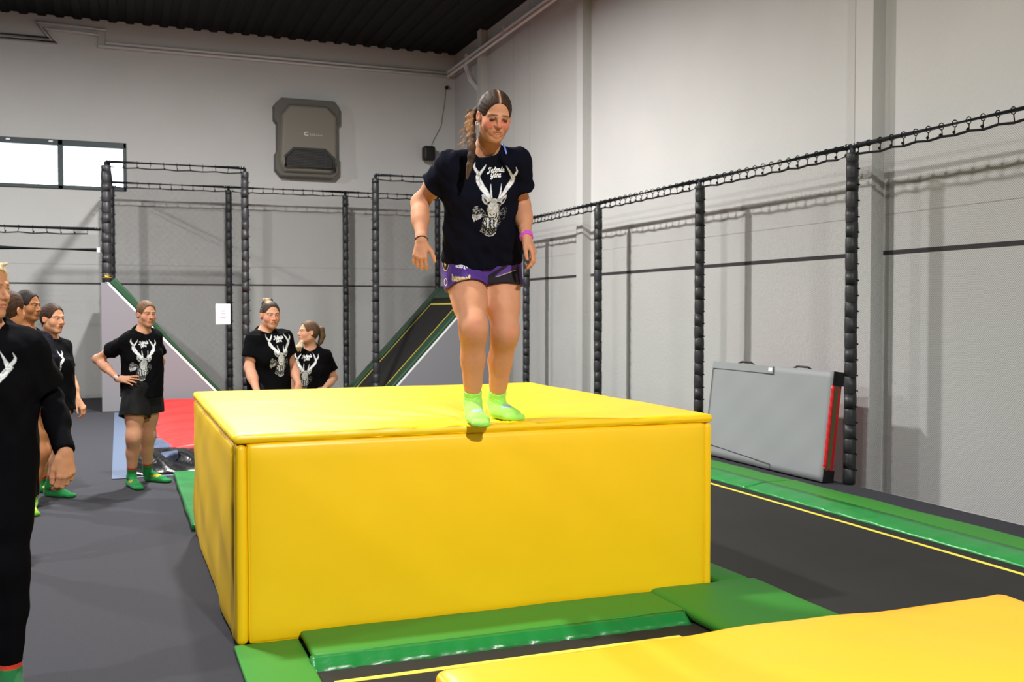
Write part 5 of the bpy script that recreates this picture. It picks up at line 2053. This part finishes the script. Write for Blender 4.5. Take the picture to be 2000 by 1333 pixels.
lay_print(t, fr, 113, 722, 8.3, .32)

J = dict(
    sh=[P(66, 668, 7.84), P(84, 664, 8.16)], el=[P(66, 742, 7.86), P(88, 738, 8.2)], wr=[P(84, 796, 7.78), P(100, 790, 8.1)],
    hip=[P(64, 786, 7.90), P(75, 784, 8.08)], kn=[P(80, 884, 7.86), P(78, 880, 8.1)], an=[P(60, 982, 7.86), P(52, 966, 8.14)],
    heel=[at_z(38, 1003, .004), at_z(30, 990, .004)], toe=[at_z(73, 1009, .004), at_z(66, 994, .004)], neck=P(52, 645, 8.02), fwd=look(72))
J['lfwd'] = [look(85), look(85)]
J['head'] = head_at(54, 598, 8.0, 80, 2, 1)
who, t, fr, T = simple_person('dark haired woman in profile with burgundy shorts, behind the open mouthed woman', J, 1.02, 1.0, (160, 106, 68), hh=.006, head_s=1.02,
    hair_color=(42, 34, 32), tail=pony((0, -.10, .0, .03), (0, -.10, -.05, .02)), facekw=dict(lip=(140, 76, 66), brow=(36, 26, 22)),
    tee_kw=dict(hem_len=.54, sl=.6, seed=61), tee_color=(15, 15, 28), shorts_kw=dict(frac=.34, flare=.112), shorts_color=(150, 48, 62), sock_color=(96, 150, 40))

J = dict(
    sh=[P(-22, 674, 6.30), P(40, 676, 6.15)], el=[P(-26, 765, 6.35), P(52, 768, 6.2)], wr=[P(-12, 840, 6.25), P(48, 842, 6.1)],
    hip=[P(-8, 835, 6.25), P(26, 835, 6.15)], kn=[P(-4, 965, 6.2), P(24, 965, 6.1)], an=[P(-12, 1075, 6.3), P(12, 1080, 6.2)],
    heel=[at_z(-36, 1098, .004), at_z(-16, 1104, .004)], toe=[at_z(30, 1096, .004), at_z(57, 1106, .004)], neck=P(12, 652, 6.28), fwd=look(140))
J['lfwd'] = [look(100), look(100)]
J['head'] = head_at(17, 606, 6.22, 163, 3, 1)
who, t, fr, T = simple_person('brown haired woman seen from behind between the blond woman and her dark haired neighbour', J, 1.0, 1.0, (204, 146, 116), hh=.006, head_s=1.02,
    hair_color=(64, 46, 36), tail=pony((0, -.09, -.02, .03), (0, -.09, -.07, .02)), tee_kw=dict(hem_len=.54, sl=.6, seed=71), shorts_kw=dict(frac=.4), sock_color=(60, 150, 60))

# the blond woman cut by the left edge
s = 1.06
J = dict(
    sh=[P(-112, 672, 4.12), P(46, 680, 4.16)], el=[P(-140, 790, 4.25), P(100, 778, 4.30)], wr=[P(-120, 890, 4.1), P(127, 884, 4.14)],
    hip=[P(-62, 884, 4.18), P(14, 884, 4.18)], kn=[P(-60, 1110, 4.12), P(17, 1106, 4.12)], an=[P(-62, 1316, 4.2), P(19, 1312, 4.16)],
    heel=[at_z(-66, 1358, .004), at_z(14, 1352, .004)], toe=[at_z(-84, 1420, .004), at_z(50, 1404, .004)], neck=P(-26, 645, 4.18), fwd=look(4), aw=.86)
J['lfwd'] = [look(-5), look(30)]
J['head'] = head_at(-29, 566, 4.14, 76, 2, 1)
who = person('blond woman in black long sleeves and leggings, cut off by the left edge', (J['heel'][1][0], J['heel'][1][1], 0))
body, T, tips = make_body(who, J, s, 1.06, .007, (196, 140, 104), hh=.0035, head_h=.003, hs=1.02,
                          hands=(dict(d=-UP, n=-R_, tdir=-AW, curl=(.4, .4, .4, .4)),
                                 dict(d=-UP + R_ * .06, n=R_ * .8 - AW * .6, tdir=-AW - R_ * .9, curl=(.62, .66, .7, .7), spread=.05, thumb=(.95, .32, -.35))),
                          facekw=dict(lip=(180, 96, 86), brow=(120, 92, 60)))


def wisps(f, T_, s_):
    for k, (x, y, z) in enumerate([(.02, .07, .10), (.05, .06, .085), (-.02, .075, .10), (.03, .03, .13)]):
        f.cap(T_(x, y - .02, z), T_(x * 1.2, y + .012, z + .008), .010 * s_, .004 * s_, k=.006)
    f.cap(T_(0, -.1, .03), T_(0, -.13, -.05), .03 * s_, .02 * s_, k=.02)


make_hair(who, J['head'], 1.02, .004, (216, 196, 158), tail=wisps, thick=.010)
under, _ = make_tee(who, J, s, 1.0, .007, (11, 11, 14), long_sleeve=True, name='long_sleeved_shirt', hem_len=.50, seed=82, ease=.008, foldamp=.003)
tee, fr = make_tee(who, J, s, 1.08, .007, (12, 12, 15), hem_len=.60, sl=.72, wide=.92, ease=.016, seed=81, foldamp=.006)
lay_print(tee, fr, -66, 782, 3.9, .34, res=.0018)
f = Field()
sm, hm, down, F, lat = torso_frame(J)
torso_prims(f, J, s, 1.06, e=.012)
f.half(sm + down * .34, -down, .01)
limb_prims(f, J, s, 1.06, arms=False, g=.010)
for i in (0, 1):
    c_ = nrm(J['an'][i] - J['kn'][i])
    bk = -nrm(J['lfwd'][i] - c_ * (J['lfwd'][i] @ c_))
    f.cap(J['kn'][i] + (J['an'][i] - J['kn'][i]) * .16 + bk * .015 + R_ * .006, J['kn'][i] + (J['an'][i] - J['kn'][i]) * .42 + bk * .02 + R_ * .006, .055 * s, .055 * s, k=.04)
for i in (0, 1):
    c_ = nrm(J['an'][i] - J['kn'][i])
    f.cap(J['an'][i] - c_ * .035, J['an'][i] + c_ * .12, .07, .07, k=.003, op='s', flat=True)
V_, Q_ = f.mesh(.008)
build('leggings', [(V_, Q_)], 'cloth', who, (10, 10, 13))
for i in (0, 1):
    make_sock(who, J['an'][i], J['heel'][i], J['toe'][i], J['kn'][i], s, .006, (24, 104, 54), cuff=.045, cuff_color=(186, 54, 36))
